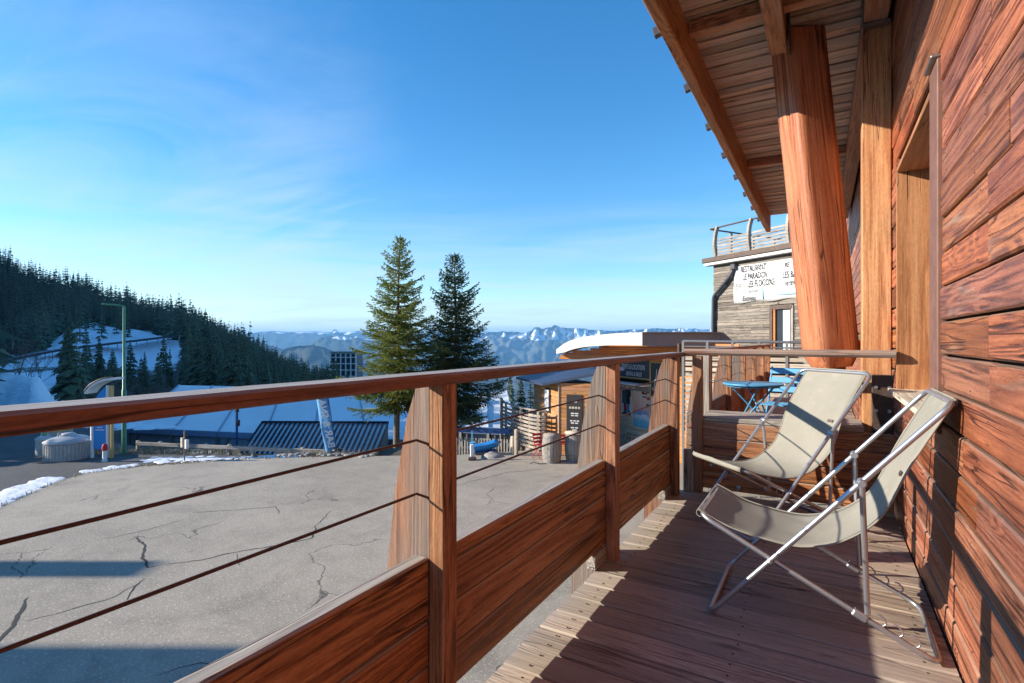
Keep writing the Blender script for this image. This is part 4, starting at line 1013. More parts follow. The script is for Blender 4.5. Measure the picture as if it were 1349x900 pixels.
o = bpy.data.objects.new('big_spruce', protos[1]); p = terr(92, 74); put(o, Matrix.Translation(p - Vector((0, 0, 1))) @ Matrix.Diagonal((.98, .98, .86, 1))); tag(o, 'broad dark spruce standing alone on the snowy slope behind the info sign', 'tree')
for i, (u, D, s_) in enumerate(((190, 100, .62), (208, 96, .75), (143, 110, .5))):
    o = bpy.data.objects.new('slope_spruce', protos[i]); put(o, Matrix.Translation(terr(u, D) - Vector((0, 0, 1))) @ Matrix.Scale(s_, 4)); tag(o, ['dark spruce right of the street lamp, smaller of the pair', 'dark spruce right of the street lamp, taller of the pair', 'small dark spruce just left of the street lamp pole'][i], 'tree')
# ================================================================== ALONG THE CAR PARK EDGE
def lumps(name, label, cat, pts, w, h, mat, seed, n=60, kind='stuff', fl=1.0):
    rnd = random.Random(seed); m = MB()
    for i in range(n):
        f = rnd.random() * (len(pts) - 1); k = int(f); c = pts[k].lerp(pts[k + 1], f - k) + Vector((rnd.gauss(0, w), rnd.gauss(0, w), 0)); s_ = h * rnd.uniform(.4, 1.5); rows = []
        for a in range(5):
            th = math.pi * .5 * a / 4; row = []
            for b in range(9):
                ph = 6.283 * b / 8; r = 1 + .35 * mnoise.noise(Vector((math.cos(ph) + i * 3, math.sin(ph), th)))
                row.append(c + Vector((math.cos(ph) * math.cos(th) * s_ * 2.2 * r, math.sin(ph) * math.cos(th) * s_ * 2.2 * r, math.sin(th) * s_ * r * fl - .01)))
            rows.append(row)
        m.grid(rows)
    o = m.obj(name, mat); return tag(o, label, cat, None, kind)
edge = [G(u, v, LOT) for u, v in ((-40, 690), (0, 668), (40, 650), (75, 635), (110, 624), (160, 617), (200, 613), (255, 609), (300, 606), (420, 602))]
lumps('snow_bank', 'melting snow lying along the car park edge', 'snow', [G(u, v, ROADZ + .02) for u, v in ((-40, 676), (0, 658), (30, 646), (62, 633))], .20, .10, M_snow, 1, 240, fl=.3)
lumps('snow_patches', 'thin snow patches between the road and the car park edge', 'snow', [G(u, v, LOT - .02) for u, v in ((112, 622), (150, 616), (170, 614))], .12, .05, M_snow, 2, 90, fl=.3)
lumps('snow_strip', 'flat snow strip below the wooden guard rail', 'snow', [G(u, v, ROADZ) for u, v in ((195, 604.5), (250, 606), (300, 606), (345, 604), (385, 602))], .22, .09, M_snow, 3, 170, fl=.25)
lumps('roadside_snow', 'snow along the far side of the road', 'snow', [LD(-27, 28, ROADZ), LD(-22, 29, ROADZ), LD(-19, 28, ROADZ)], .4, .16, M_snow, 4, 90, fl=.25)
lumps('rubble', 'stones and dead leaves heaped along the car park edge', 'rubble', [G(u, v, LOT) for u, v in ((180, 614.5), (215, 611.5), (260, 608.5), (320, 604.5), (430, 600.5))], .1, .018, plain('rubble_brown', (.30, .22, .14), .9, nz=.5, nsc=9), 5, 260)
lumps('gravel_heap', 'pale broken stones round the foot of the blue flag', 'gravel', [G(u, v, LOT) for u, v in ((375, 599), (420, 598), (470, 599), (485, 600))], .13, .045, M_rock, 6, 110)
gm = MB(); rnd = random.Random(8)
for i in range(2600):
    f = rnd.random()
    if i < 1300:
        k = f * (len(edge) - 1); a = int(k); c = edge[a].lerp(edge[a + 1], k - a) + Vector((rnd.gauss(0, .09), rnd.gauss(0, .09), -.03)); hh = rnd.uniform(.03, .12)
    elif i < 2100: c = G(rnd.uniform(118, 330), rnd.uniform(594, 600), ROADZ); hh = rnd.uniform(.1, .42)
    else: c = G(rnd.uniform(370, 500), rnd.uniform(598, 601), LOT - .03); hh = rnd.uniform(.08, .3)
    d = Vector((rnd.gauss(0, .35), rnd.gauss(0, .35), 1)).normalized() * hh; s_ = Vector((rnd.uniform(-1, 1), rnd.uniform(-1, 1), 0)).normalized() * .008
    gm.add([c - s_, c + s_, c + d], [(0, 1, 2)])
tag(gm.obj('dry_grass', M_grass), 'dry yellow grass along the edge of the car park', 'grass', None, 'stuff')

# ================================================================== MARQUEES AND ROOFS BELOW THE CAR PARK
def mat_membrane(name, c):
    t = NT(name); v = t.obj(); n = t.noise(v, .35, 4, .6); w = t.noise(t.vmul(v, (3, .3, .3)), 1, 3)
    t.col(t.mix(t.step(n, .35, .7), c, tuple(x * .86 for x in c))); t.rough(.45); t.b.inputs['Specular IOR Level'].default_value = .3
    t.bump(t.math('ADD', n, t.math('MULTIPLY', w, .5)), .25, .08); return t.mat
M_memb = mat_membrane('marquee_membrane', (.80, .81, .83)); M_memb2 = mat_membrane('marquee_membrane_grey', (.68, .70, .72))
M_seam = plain('membrane_seam', (.30, .36, .45), .6, nz=.1); M_clear = plain('marquee_side', (.34, .40, .48), .35, nz=.25, nsc=2)
def marquee(name, label, A, B, ridge_off, zE, zR, zB, nb, mat, both=True):
    """A, B: eave ends; ridge_off: horizontal vector eave -> ridge"""
    t = thing(name, label, 'marquee', (A.x, A.y, zB)); ro = Vector((ridge_off.x, ridge_off.y, 0))
    def pt(f, g):
        p = A.lerp(B, f) + ro * g; z = zE + (zR - zE) * (1 - abs(1 - g)); p.z = z - .10 * math.sin(math.pi * ((f * nb) % 1)) * math.sin(math.pi * min(1, g)) ; return p
    for k in range(nb):
        rows = [[pt((k + j / 6) / nb if j < 6 else (k + 1 - 1e-6) / nb, g / 6) for j in range(7)] for g in range(0, 13 if both else 7)]
        MB().grid(rows).obj('roof_panel', mat, t)
    for k in range(nb + 1):
        f = min(k / nb, .99999)
        m = MB(); q = [A.lerp(B, k / nb) + ro * g for g in (0, .5, 1)]; 
        for p, g in zip(q, (0, .5, 1)): p.z = zE + (zR - zE) * g + .03
        m.tube(q, .05, 6).obj('roof_rib', M_seam, t)
        p = A.lerp(B, k / nb); MB().beam((p.x, p.y, zB), (p.x, p.y, zE), .14, .14).obj('leg', M_graymetal, t)
        if k < nb:
            p2 = A.lerp(B, (k + 1) / nb); q = ro.normalized() * .12
            m = MB(); m.add([Vector((p.x, p.y, zB)) + q, Vector((p2.x, p2.y, zB)) + q, Vector((p2.x, p2.y, zE)) + q, Vector((p.x, p.y, zE)) + q], [(0, 1, 2, 3)]); m.obj('side_panel', M_clear, t)
            MB().beam(Vector((p.x, p.y, zB + .1)), p.lerp(p2, .25) * 1 + Vector((0, 0, zE - p.z)) , .07, .07).obj('brace', M_graymetal, t)
    g = MB(); a, b = Vector((A.x, A.y, zE - .06)), Vector((B.x, B.y, zE - .06)); g.beam(a, b, .12, .32); g.obj('gutter', plain('marquee_gutter', (.20, .30, .46), .5, nz=.1), t); return t
c_ = lambda lat, D, zeye: LD(lat, D, EYE + zeye)
marquee('marquee', 'long pale blue white marquee roof in shade below the car park', c_(-22.4, 31.0, 0), c_(-4.6, 27.0, 0), LD(-3.4, 10.2) - LD(0, 0), EYE - 5.2, EYE - 3.5, EYE - 7.5, 6, M_memb)
marquee('grey_marquee', 'grey white marquee roof right of the dark spruce', c_(-3.9, 26.6, 0), c_(.25, 25.4, 0), LD(-.6, 9.6) - LD(0, 0), EYE - 4.35, EYE - 3.35, EYE - 7.3, 3, M_memb2)
# ribbed lean-to
def leanto():
    TL, TR, BL, BR = c_(-12.7, 27.0, -4.22), c_(-6.2, 26.6, -4.18), c_(-11.3, 22.2, -4.74), c_(-5.6, 21.8, -4.70)
    t = thing('ribbed_shed', 'low shed with blue grey ribbed metal roof below the flag', 'shed', (BL.x, BL.y, -6.2)); M_rib = plain('ribbed_metal', (.58, .62, .64), .45, 0, nz=.15, nsc=2); M_ridge = plain('rib_navy', (.012, .018, .04), .8, spec=.1)
    MB().add([TL, TR, BR, BL], [(0, 1, 2, 3)]).obj('roof', M_rib, t)
    for k in range(27):
        f = k / 26; a = TL.lerp(TR, f) + Vector((0, 0, .04)); b = BL.lerp(BR, f) + Vector((0, 0, .04)); MB().beam(a, b, .065, .075).obj('roof_rib', M_ridge, t)
    for (a, b) in ((BL, BR), (BR, TR), (BL, TL)):
        MB().add([a + Vector((0, 0, -.03)), b + Vector((0, 0, -.03)), Vector((b.x, b.y, -6.3)), Vector((a.x, a.y, -6.3))], [(0, 1, 2, 3)]).obj('wall', M_barn, t)
    MB().beam(TL + Vector((0, 0, .06)), TR + Vector((0, 0, .06)), .2, .08).obj('ridge_cap', M_ridge, t)
leanto()
def picket():
    A, B = U(598, 20.9, LOT), U(672, 20.4, LOT); t = thing('picket_fence', 'low grey picket fence along the edge in front of the grey marquee', 'fence', A)
    n = 21
    for k in range(n):
        p = A.lerp(B, k / (n - 1)); MB().box((p.x, p.y, LOT + .02), (.055, .025, .72), ch=.004).obj('picket', M_gray, t)
    for zz in (-.12, .25): MB().beam(A + Vector((0, 0, zz + .01)) + LD(0, .03), B + Vector((0, 0, zz + .01)) + LD(0, .03), .03, .07).obj('rail', M_gray, t)
    bl = MB().beam(A + Vector((0, 0, .6)) + LD(0, .5), B + Vector((0, 0, .6)) + LD(0, .5), .5, .12).obj('coping', M_bluedark, t)
picket()
def tower():
    p = P(452, 500, 260); t = thing('glazed_tower', 'tall dark glazed block with a pale grid of balconies far behind the trees', 'building', p); D = 260
    x0, x1 = 436, 469; zt = EYE + (HV - 466.5) * D / FPX; zb = zt - 26
    a, b = U(x0, D, zb), U(x1, D, zb); ex = b - a; ed = LD(0, 12) - LD(0, 0); up = Vector((0, 0, zt - zb))
    MB().prism([a, b, b + up, a + up], ed).obj('wall', plain('tower_glass', (.03, .045, .08), .3, nz=.3, nsc=.3), t)
    MB().prism([a + up - ed * .05, b + up - ed * .05, b + up + ed, a + up + ed], Vector((0, 0, 1.2))).obj('roof', M_graymetal, t)
    fr = LD(0, -.5) - LD(0, 0)
    for k in range(6): MB().beam(a + ex * k / 5 + fr, a + ex * k / 5 + fr + up, .5, .4, up=(0, 1, 0)).obj('mullion', M_white, t)
    for k in range(8): MB().beam(a + fr * 1.5 + up * (1 - k / 8 * .95) - Vector((0, 0, 1.6)), b + fr * 1.5 + up * (1 - k / 8 * .95) - Vector((0, 0, 1.6)), .3, .4).obj('floor_band', M_white, t)
tower()

# ================================================================== STREET FURNITURE
def lamp():
    b = U(163.5, 21.6, ROADZ); t = thing('street_lamp', 'tall green steel street lamp with a long flat arm', 'street lamp', b); top = EYE + (HV - 403) * 21.6 / FPX
    m = MB(); m.tube([b, b + Vector((0, 0, 2.6)), b + Vector((0, 0, 2.62)), Vector((b.x, b.y, top))], [.085, .08, .06, .05], 12); m.obj('pole', M_green, t)
    MB().lathe(b, [(.16, 0), (.16, .02), (.10, .04), (.09, .25)], 12).obj('base', M_green, t)
    e = U(147, 21.2, top + .02); MB().tube([Vector((b.x, b.y, top - .02)), Vector((b.x, b.y, top)).lerp(e, .5), e], .035, 8).obj('arm', M_green, t)
    e2 = U(134.5, 21, top + .04); MB().beam(e, e2, .2, .07, ch=.02).obj('lamp_head', M_green, t)
lamp()
M_signblue = plain('sign_blue', (.03, .28, .68), .5, nz=.1)
def info():
    D = 20.8; z0 = ROADZ; t = thing('info_board', 'blue information board under a small curved white roof beside the road', 'sign', U(132, D, z0)); A = lambda u, z, dd=0: U(u, D + dd, z)
    zt = EYE + (HV - 512) * D / FPX
    bl = MB().prism([A(123.5, z0 + .35), A(140, z0 + .35), A(140, zt + .10), A(131, zt - .15), A(123.5, zt - .5)], LD(0, .08) - LD(0, 0)).obj('panel', M_signblue, t)
    rt = (A(140, 0) - A(123, 0)).normalized()
    for zz, w in ((-1.42, .30), (-1.52, .22), (-1.62, .34)): MB().beam(A(131.5, zt + zz, -.012) - rt * w / 2, A(131.5, zt + zz, -.012) + rt * w / 2, .006, .035).obj('printed_line', M_white, bl)
    for u_, m_ in ((121.5, M_white), (142, M_white), (147, M_yellow)): MB().beam(A(u_, z0, .02), A(u_, zt + .12 if u_ > 140 else zt - .5, .02), .10 if u_ < 145 else .16, .10, up=(0, 1, 0), ch=.01).obj('post', m_, t)
    pr = [A(114.5, EYE + (HV - 519) * D / FPX), A(121, EYE + (HV - 511) * D / FPX), A(131, EYE + (HV - 505) * D / FPX), A(141, EYE + (HV - 501.5) * D / FPX), A(151.5, EYE + (HV - 500.5) * D / FPX)]
    pr = spline(pr, 4); th = Vector((0, 0, .085)); rows = []
    sd_ = LD(0, .5) - LD(0, 0); m = MB()
    f0 = [p - sd_ * .25 for p in pr]
    m.grid([f0, [p + sd_ for p in pr]]); m.grid([[p + th for p in f0], [p + th + sd_ * 1.25 for p in f0]]); m.grid([f0, [p + th for p in f0]]); m.grid([[p + sd_ for p in pr], [p + sd_ + th for p in pr]])
    m.add([f0[0], f0[0] + th, pr[0] + sd_ + th, pr[0] + sd_], [(0, 1, 2, 3)]); m.add([f0[-1], f0[-1] + th, pr[-1] + sd_ + th, pr[-1] + sd_], [(0, 1, 2, 3)])
    m.obj('roof', M_white, t)
    MB().tube([p + th + Vector((0, 0, .03)) - sd_ * .02 for p in f0], .022, 6).obj('roof_edge', M_black, t)
info()
hy = thing('hydrant', 'small red and white hydrant in front of the blue info board', 'hydrant', U(138, 20.2, ROADZ)); hb = U(138, 20.2, ROADZ)
MB().lathe(hb, [(.10, 0), (.10, .05), (.075, .08), (.075, .42)], 12).obj('body', M_white, hy); MB().lathe(hb, [(.085, .42), (.095, .46), (.095, .58), (.06, .66), (.02, .68)], 12).obj('cap', M_red, hy)
MB().box(hb + Vector((0, 0, .5)), (.26, .07, .07), ch=.015).obj('nozzle', M_red, hy)
def bins():
    M_bin = plain('bin_concrete', (.44, .43, .40), .85, nz=.25, nsc=6, bump=.2); M_lid = plain('bin_lid', (.42, .44, .47), .5, nz=.15)
    b = U(90, 20.8, ROADZ); t = thing('waste_container', 'large round concrete waste container with a domed grey lid and hatch', 'waste container', b)
    r = .74
    body = MB().lathe(b, [(r, 0), (r, .62), (r * .97, .66)], 40).obj('body', M_bin, t)
    for k in range(40):
        a = 6.283 * k / 40; MB().box(b + Vector((r * math.cos(a), r * math.sin(a), .32)), (.03, .085, .60), Matrix.Rotation(a, 3, 'Z'), ch=.006).obj('stave', M_bin, body)
    lid = MB().lathe(b, [(r * 1.05, .66), (r * 1.05, .70), (r * .8, .80), (r * .45, .88), (.05, .91)], 40).obj('lid', M_lid, t)
    MB().lathe(b + Vector((0, 0, .87)), [(.24, 0), (.26, .05), (.22, .10), (.05, .13)], 20).obj('hatch', M_lid, lid)
    MB().tube([b + Vector((-.3, -.2, .84)), b + Vector((-.3, -.2, .98)), b + Vector((-.05, -.3, .98)), b + Vector((-.05, -.3, .86))], .018, 6).obj('handle', M_graymetal, lid)
    b = U(58, 21.4, ROADZ); t = thing('small_container', 'small round grey container with green knob left of the big waste container', 'waste container', b); r = .27
    MB().lathe(b, [(r, 0), (r, .60), (r * .95, .62)], 24).obj('body', M_bin, t); MB().lathe(b, [(r * 1.08, .62), (r * 1.08, .67), (r * .6, .76), (.05, .78)], 24).obj('lid', M_lid, t); MB().lathe(b, [(.10, .77), (.09, .95), (.05, 1.0)], 14).obj('knob', M_green, t)
    b = U(76, 22.4, ROADZ); t = thing('rear_container', 'grey container lid showing behind the big waste container', 'waste container', b); r = .5
    MB().lathe(b, [(r, 0), (r, .8), (r * .95, .82)], 24).obj('body', M_bin, t); MB().lathe(b, [(r * 1.05, .82), (r, .9), (r * .5, 1.0), (.05, 1.02)], 24).obj('lid', M_yellow, t)
bins()
def guard():
    A, B = U(182, 22.2, ROADZ), U(432, 20.6, ROADZ); t = thing('guard_rail', 'low weathered wooden guard rail along the far edge of the road', 'guard rail', A); n = 9
    for k in range(n): 
        p = A.lerp(B, k / (n - 1)); plank('post', M_gray, t, p + Vector((0, 0, -.1)), p + Vector((0, 0, .42)), .13, .13, up=(0, 1, 0), ch=.015)
    for k in range(4): plank('beam', M_gray, t, A.lerp(B, k / 4) + Vector((0, 0, .31)) + LD(0, -.1), A.lerp(B, (k + .995) / 4) + Vector((0, 0, .31)) + LD(0, -.1), .08, .15, ch=.015, seg=6, wob=.006)
guard()
b = G(243, 607, LOT); t = thing('utility_post', 'short grey post with two small meter boxes standing at the road edge', 'post', b)
MB().tube([b, b + Vector((0, 0, 1.05))], .022, 8).obj('pole', M_graymetal, t); MB().box(b + Vector((-.11, 0, .62)), (.13, .10, .34), ch=.01).obj('box', M_palewood, t); MB().box(b + Vector((.09, .03, .58)), (.11, .10, .32), ch=.01).obj('box', M_white, t); MB().box(b + Vector((0, .02, .88)), (.10, .06, .2), ch=.01).obj('sign', M_rust, t)
b = U(312, 24.5, -5.9); t = thing('floodlight_pole', 'thin dark pole with a small floodlight in front of the marquee', 'pole', b)
MB().tube([b, Vector((b.x, b.y, EYE + (HV - 538) * 24.5 / FPX))], .055, 8).obj('pole', M_bluedark, t); MB().box(Vector((b.x, b.y, EYE + (HV - 541) * 24.5 / FPX)), (.16, .14, .14), ch=.02).obj('lamp_head', M_black, t); MB().box(Vector((b.x + .1, b.y, EYE + (HV - 557) * 24.5 / FPX)), (.15, .12, .28), ch=.02).obj('control_box', M_black, t)
b = U(20, 52, EYE + (HV - 541) * 52 / FPX); t = thing('road_sign', 'small square road sign on a thin post on the snowy bank', 'sign', b)
MB().tube([b, b + Vector((0, 0, 1.5))], .045, 8).obj('post', M_black, t); MB().box(b + Vector((0, 0, 1.72)), (.8, .05, .5), Matrix.Rotation(TH, 3, 'Z'), ch=.02).obj('panel', M_palewood, t); MB().box(b + Vector((0, 0, 1.2)), (.6, .05, .36), Matrix.Rotation(TH, 3, 'Z'), ch=.02).obj('lower_panel', M_black, t)
def flag():
    D = 20.2; t = thing('feather_flag', 'tall blue feather flag seen from behind with mirrored white lettering', 'flag', U(437, D, LOT))
    A = lambda u, v, dd=0: P(u, v, D + dd)
    left = [(414.5, 506), (416, 516), (418, 535), (422, 560), (427.5, 585), (429.5, 597)]; right = [(424, 504), (429, 512), (432.5, 530), (436.5, 556), (440.5, 580), (443.5, 598)]
    L_ = spline([A(*p) for p in left], 4); R_ = spline([A(*p) for p in right], 4); rows = []
    for a, b in zip(L_, R_): rows.append([a.lerp(b, k / 4) + LD(0, .03 * math.sin(k * 1.2 + a.z * 3)) for k in range(5)])
    cl = MB().grid(rows).obj('cloth', plain('flag_blue', (.13, .38, .68), .7, nz=.15, nsc=3), t); m = cl.modifiers.new('thickness', 'SOLIDIFY'); m.thickness = .004
    MB().tube([p + LD(.02, .01) for p in R_] + [A(444.5, 604)], .016, 6).obj('pole', M_bluedark, t)
    base = A(444.5, 603.5); MB().lathe(Vector((base.x, base.y, LOT)), [(.2, 0), (.2, .05), (.05, .09)], 12).obj('foot', M_black, t)
    top, bot = A(420, 512, -.07), A(437, 590, -.07); down = (bot - top).normalized(); fwd = LD(0, -1) - LD(0, 0)
    mid = top.lerp(bot, .48)
    # the print faces the marquee; seen from here it is mirror-wise
    up_ = down.cross(fwd).normalized()
    text('BAR & SNACK', cl, mid, -down, LD(1, 0) - LD(0, 0), .38, M_white, ext=.004, bold=.010)
flag()
def scooter():
    b = G(622, 606, LOT); t = thing('kick_scooter', 'small blue and white snow scooter parked at the car park edge', 'scooter', b); ex = (LD(1, 0) - LD(0, 0)); ed = LD(0, 1) - LD(0, 0); z = Vector((0, 0, 1))
    MB().tube([b + z * .12, b + z * .55 + ed * .08, b + z * 1.0 + ed * .12], .025, 8).obj('stem', M_blue, t); MB().tube([b + z * .97 + ed * .12 - ex * .24, b + z * 1.05 + ed * .14, b + z * .97 + ed * .12 + ex * .24], .018, 8).obj('handlebar', M_black, t)
    MB().box(b + z * .33, (.14, .10, .46), Matrix.Rotation(TH, 3, 'Z'), ch=.03).obj('fairing', M_white, t); MB().box(b + z * .045, (.28, .26, .09), Matrix.Rotation(TH, 3, 'Z'), ch=.03).obj('foot', M_rust, t); MB().box(b + z * .16 + ed * .4, (.14, .7, .05), Matrix.Rotation(TH, 3, 'Z'), ch=.015).obj('deck', M_blue, t)
    MB().tube([b + z * .55 - ex * .1 + ed * .05, b + z * .6 + ex * .1 + ed * .05], .05, 8).obj('hub', M_blue, t)
scooter()
def sled():
    b = G(638, 598, LOT); t = thing('toy_sled', 'bright blue plastic sled lying by the picket fence', 'sled', b); ex = (LD(1, .25) - LD(0, 0)); m = MB(); rows = []
    for i in range(9):
        f = i / 8 - .5; row = []
        for j in range(7):
            g = j / 6 - .5; row.append(b + ex * f * 1.0 + (LD(-.25, 1) - LD(0, 0)) * g * .45 + Vector((0, 0, .10 + .26 * (abs(g) * 2) ** 2 + .25 * max(0, f) ** 1.5 + .10 * f)))
        rows.append(row)
    o = m.grid(rows).obj('hull', M_signblue, t); s = o.modifiers.new('t', 'SOLIDIFY'); s.thickness = .02
    for g in (-.28, .28): MB().tube([b - ex * .45 + (LD(-.25, 1) - LD(0, 0)) * g * .45 + Vector((0, 0, .07)), b + ex * .45 + (LD(-.25, 1) - LD(0, 0)) * g * .45 + Vector((0, 0, .12))], .03, 6).obj('runner', M_bluedark, t)
sled()
lumps('pale_rocks', 'pale boulder lying on the asphalt beside the blue sled', 'rocks', [G(648, 602, LOT), G(656, 598, LOT)], .05, .11, M_rock, 12, 5, 'stuff')
def dead_clump(): pass

# ================================================================== HUT WITH TERRACE
def hut():
    C0 = LD(1.75, 19.6, LOT); f = Vector((LD(.94, -.34) - LD(0, 0))).normalized(); l = Vector((LD(-.30, 1) - LD(0, 0))).normalized(); up = Vector((0, 0, 1))
    t = thing('wooden_hut', 'small plank clad hut with a sunlit orange front and dark blue roof', 'hut', C0); wf_, dp, h0 = 1.75, 2.9, 2.62
    MB().prism([C0 + f * .02 + l * .02, C0 + f * wf_ + l * .02, C0 + f * wf_ + l * dp, C0 + f * .02 + l * dp], up * (h0 - .02)).obj('core', M_dark, t)
    n = 19
    for k in range(n):
        z = h0 * (k + .5) / n; plank('wall_plank', M_hut, t, C0 + up * z, C0 + f * wf_ + up * z, h0 / n - .008, .022, up=-l)
        plank('wall_plank', M_hut, t, C0 + l * dp + up * z, C0 + up * z, h0 / n - .008, .022, up=-f)
    plank('corner_board', M_graymetal, t, C0 - f * .012 - l * .012, C0 + up * h0 - f * .012 - l * .012, .05, .05, up=l)
    e = [C0 - f * .7 - l * .12 + up * (h0 - .12), C0 + f * (wf_ + .5) - l * .25 + up * (h0 + .52), C0 + f * (wf_ + .5) + l * (dp + .3) + up * (h0 + .52), C0 - f * .7 + l * (dp + .3) + up * (h0 - .10)]
    MB().prism(e, up * .09).obj('roof', plain('roof_navy', (.04, .06, .12), .5, nz=.2), t)
    q = C0 + f * .56 - l * .025 + up * 1.37; m = MB().box(q, (.60, .035, 1.66), Matrix.Rotation(math.atan2(f.y, f.x), 3, 'Z'), ch=.008).obj('menu_board', plain('menu_black', (.035, .03, .03), .7, nz=.2), t)
    # print too small to read from the balcony: rows of short white words
    rw = random.Random(21)
    for z, n_, h_ in ((.58, 1, .05), (.36, 4, .075), (.15, 2, .045), (.07, 2, .035), (-.12, 3, .045), (-.20, 2, .045), (-.37, 2, .045), (-.45, 1, .035), (-.63, 3, .045)):
        tw_ = .16 + .07 * n_; x = -tw_ / 2
        for k in range(n_):
            w_ = tw_ / n_ - .02
            MB().box(q + f * (x + w_ / 2) - l * .020 + up * z, (w_ * rw.uniform(.8, 1), .006, h_), Matrix.Rotation(math.atan2(f.y, f.x), 3, 'Z')).obj('printed_word', M_white if n_ < 4 else M_palewood, m); x += tw_ / n_
    for k in range(6):
        MB().box(C0 + f * 1.13 - l * .016 + up * (.98 + k * .2), (.19 if k % 2 else .23, .012, .175), Matrix.Rotation(math.atan2(f.y, f.x), 3, 'Z') @ Matrix.Rotation(.04 * (-1) ** k, 3, 'Y')).obj('paper_notice', (M_white, M_palewood, M_memb)[k % 3], t)
    fr = MB().box(C0 + l * 1.15 - f * .025 + up * 1.85, (.04, .62, .95), Matrix.Rotation(math.atan2(l.y, l.x) - R(90), 3, 'Z'), ch=.008).obj('window', M_black, t)
    MB().box(C0 + l * 1.22 - f * .048 + up * 1.85, (.01, .42, .80), Matrix.Rotation(math.atan2(l.y, l.x) - R(90), 3, 'Z')).obj('pane', M_memb, fr)
    return C0, f, l
hut()
def curved_fence():
    t = thing('terrace_fence', 'curved weathered plank fence round the hut terrace with upright posts', 'fence', U(690, 21, LOT))
    pts = spline([U(660, 24.5, 0), U(663, 22.8, 0), U(676, 21.6, 0), U(692, 20.6, 0), U(709, 19.9, 0), U(719, 19.8, 0)], 3); up = Vector((0, 0, 1))
    z0, z1 = LOT + .10, LOT + 1.45
    for k, p in enumerate(pts):
        if k % 2 == 0: plank('post', M_fence, t, Vector((p.x, p.y, LOT - .9)), Vector((p.x, p.y, z1 + .12)), .09, .07, up=(0, 1, 0), ch=.008)
    for q in range(9):
        z = z0 + (z1 - z0) * (q + .3) / 9
        for a, b in zip(pts[:-1], pts[1:]):
            n_ = (b - a).cross(up).normalized() * .05
            plank('slat', M_fence, t, Vector((a.x, a.y, z)) + n_, Vector((b.x, b.y, z)) + n_, .095, .02, up=n_)
    for a, b in zip(pts[:-1], pts[1:]): plank('top_rail', M_gray, t, Vector((a.x, a.y, z1 + .10)), Vector((b.x, b.y, z1 + .10)), .12, .05)
    td = struct('hut_terrace'); 
    flo = MB().prism([U(664, 24, LOT + .08), U(676, 21.6, LOT + .08), U(709, 20.1, LOT + .08), U(735, 20.3, LOT + .08), U(712, 24, LOT + .08)], Vector((0, 0, -.3))).obj('deck', M_gray, td)
    tt = thing('terrace_table', 'snow covered round table on the hut terrace', 'table', U(683, 23, LOT + .08)); b = U(683, 23, LOT + .08)
    MB().lathe(b, [(.06, 0), (.05, .7)], 10).obj('leg', M_black, tt); MB().lathe(b, [(.5, .7), (.5, .78), (.3, .82), (.02, .83)], 18).obj('tabletop', M_snow, tt)
    for i, (u_, d_, lb) in enumerate(((676, 22.3, 'red cushioned chair behind the curved terrace fence'), (690, 21.8, 'dark folding chair behind the curved terrace fence'))):
        b = U(u_, d_, LOT + .08); c = thing('terrace_chair', lb, 'chair', b); m_ = (M_red, M_bluedark)[i]
        MB().box(b + Vector((0, 0, .45)), (.42, .42, .07), ch=.02).obj('seat', m_, c); MB().box(b + Vector((0, .2, .78)), (.42, .06, .5), ch=.02).obj('backrest', m_, c)
        for sx in (-.18, .18):
            for sy in (-.18, .18): MB().tube([b + Vector((sx, sy, 0)), b + Vector((sx, sy, .45))], .016, 6).obj('leg', M_black, c)
    # short wooden bollards beside the ramp
    for i, (u_, v0, lb) in enumerate(((680, 600, 'taller pale wooden post at the near end of the rope line'), (675, 598, 'shorter pale wooden post beside the taller one'))):
        b = G(u_, v0, LOT); bo = plank('wooden_post', M_palewood, None, b, b + Vector((0, 0, .95 - .3 * i)), .12, .12, up=(0, 1, 0), ch=.02); tag(bo, lb, 'post')
curved_fence()
# barrels and what stands by them
def barrel(label, b, h, r, lidm, plates):
    t = thing('barrel', label, 'barrel', b, 'grey barrels in front of the hut'); n = 20
    core = MB().lathe(b, [(r * .8, .03), (r * .95, h * .5), (r * .8, h - .03)], 24).obj('core', M_dark, t)
    for k in range(n):
        m = MB(); rows = []; a0, a1 = 6.283 * (k + .04) / n, 6.283 * (k + .96) / n
        for i in range(9):
            f = i / 8; rr = r * (.84 + .16 * math.sin(math.pi * f)); rows.append([b + Vector((rr * math.cos(a0 + (a1 - a0) * j / 2), rr * math.sin(a0 + (a1 - a0) * j / 2), h * f)) for j in range(3)])
        m.grid(rows); m.obj('stave', M_gray, t)
    for f in (.06, .26, .74, .94):
        rr = r * (.84 + .16 * math.sin(math.pi * f)) + .004; MB().lathe(b, [(rr, h * f - .022), (rr + .006, h * f), (rr, h * f + .022)], 28).obj('hoop', M_graymetal, t)
    MB().lathe(b, [(r * .84 * plates, h), (r * .86 * plates, h + .03), (.02, h + .035)], 28).obj('lid', lidm, t)
barrel('whitish weathered barrel, left of the two before the hut', G(727, 608.5, LOT), .92, .345, M_gray, 1.0)
barrel('brown grey barrel with wide round top, right of the two before the hut', G(757.5, 606.5, LOT), .95, .36, M_palewood, 1.18)
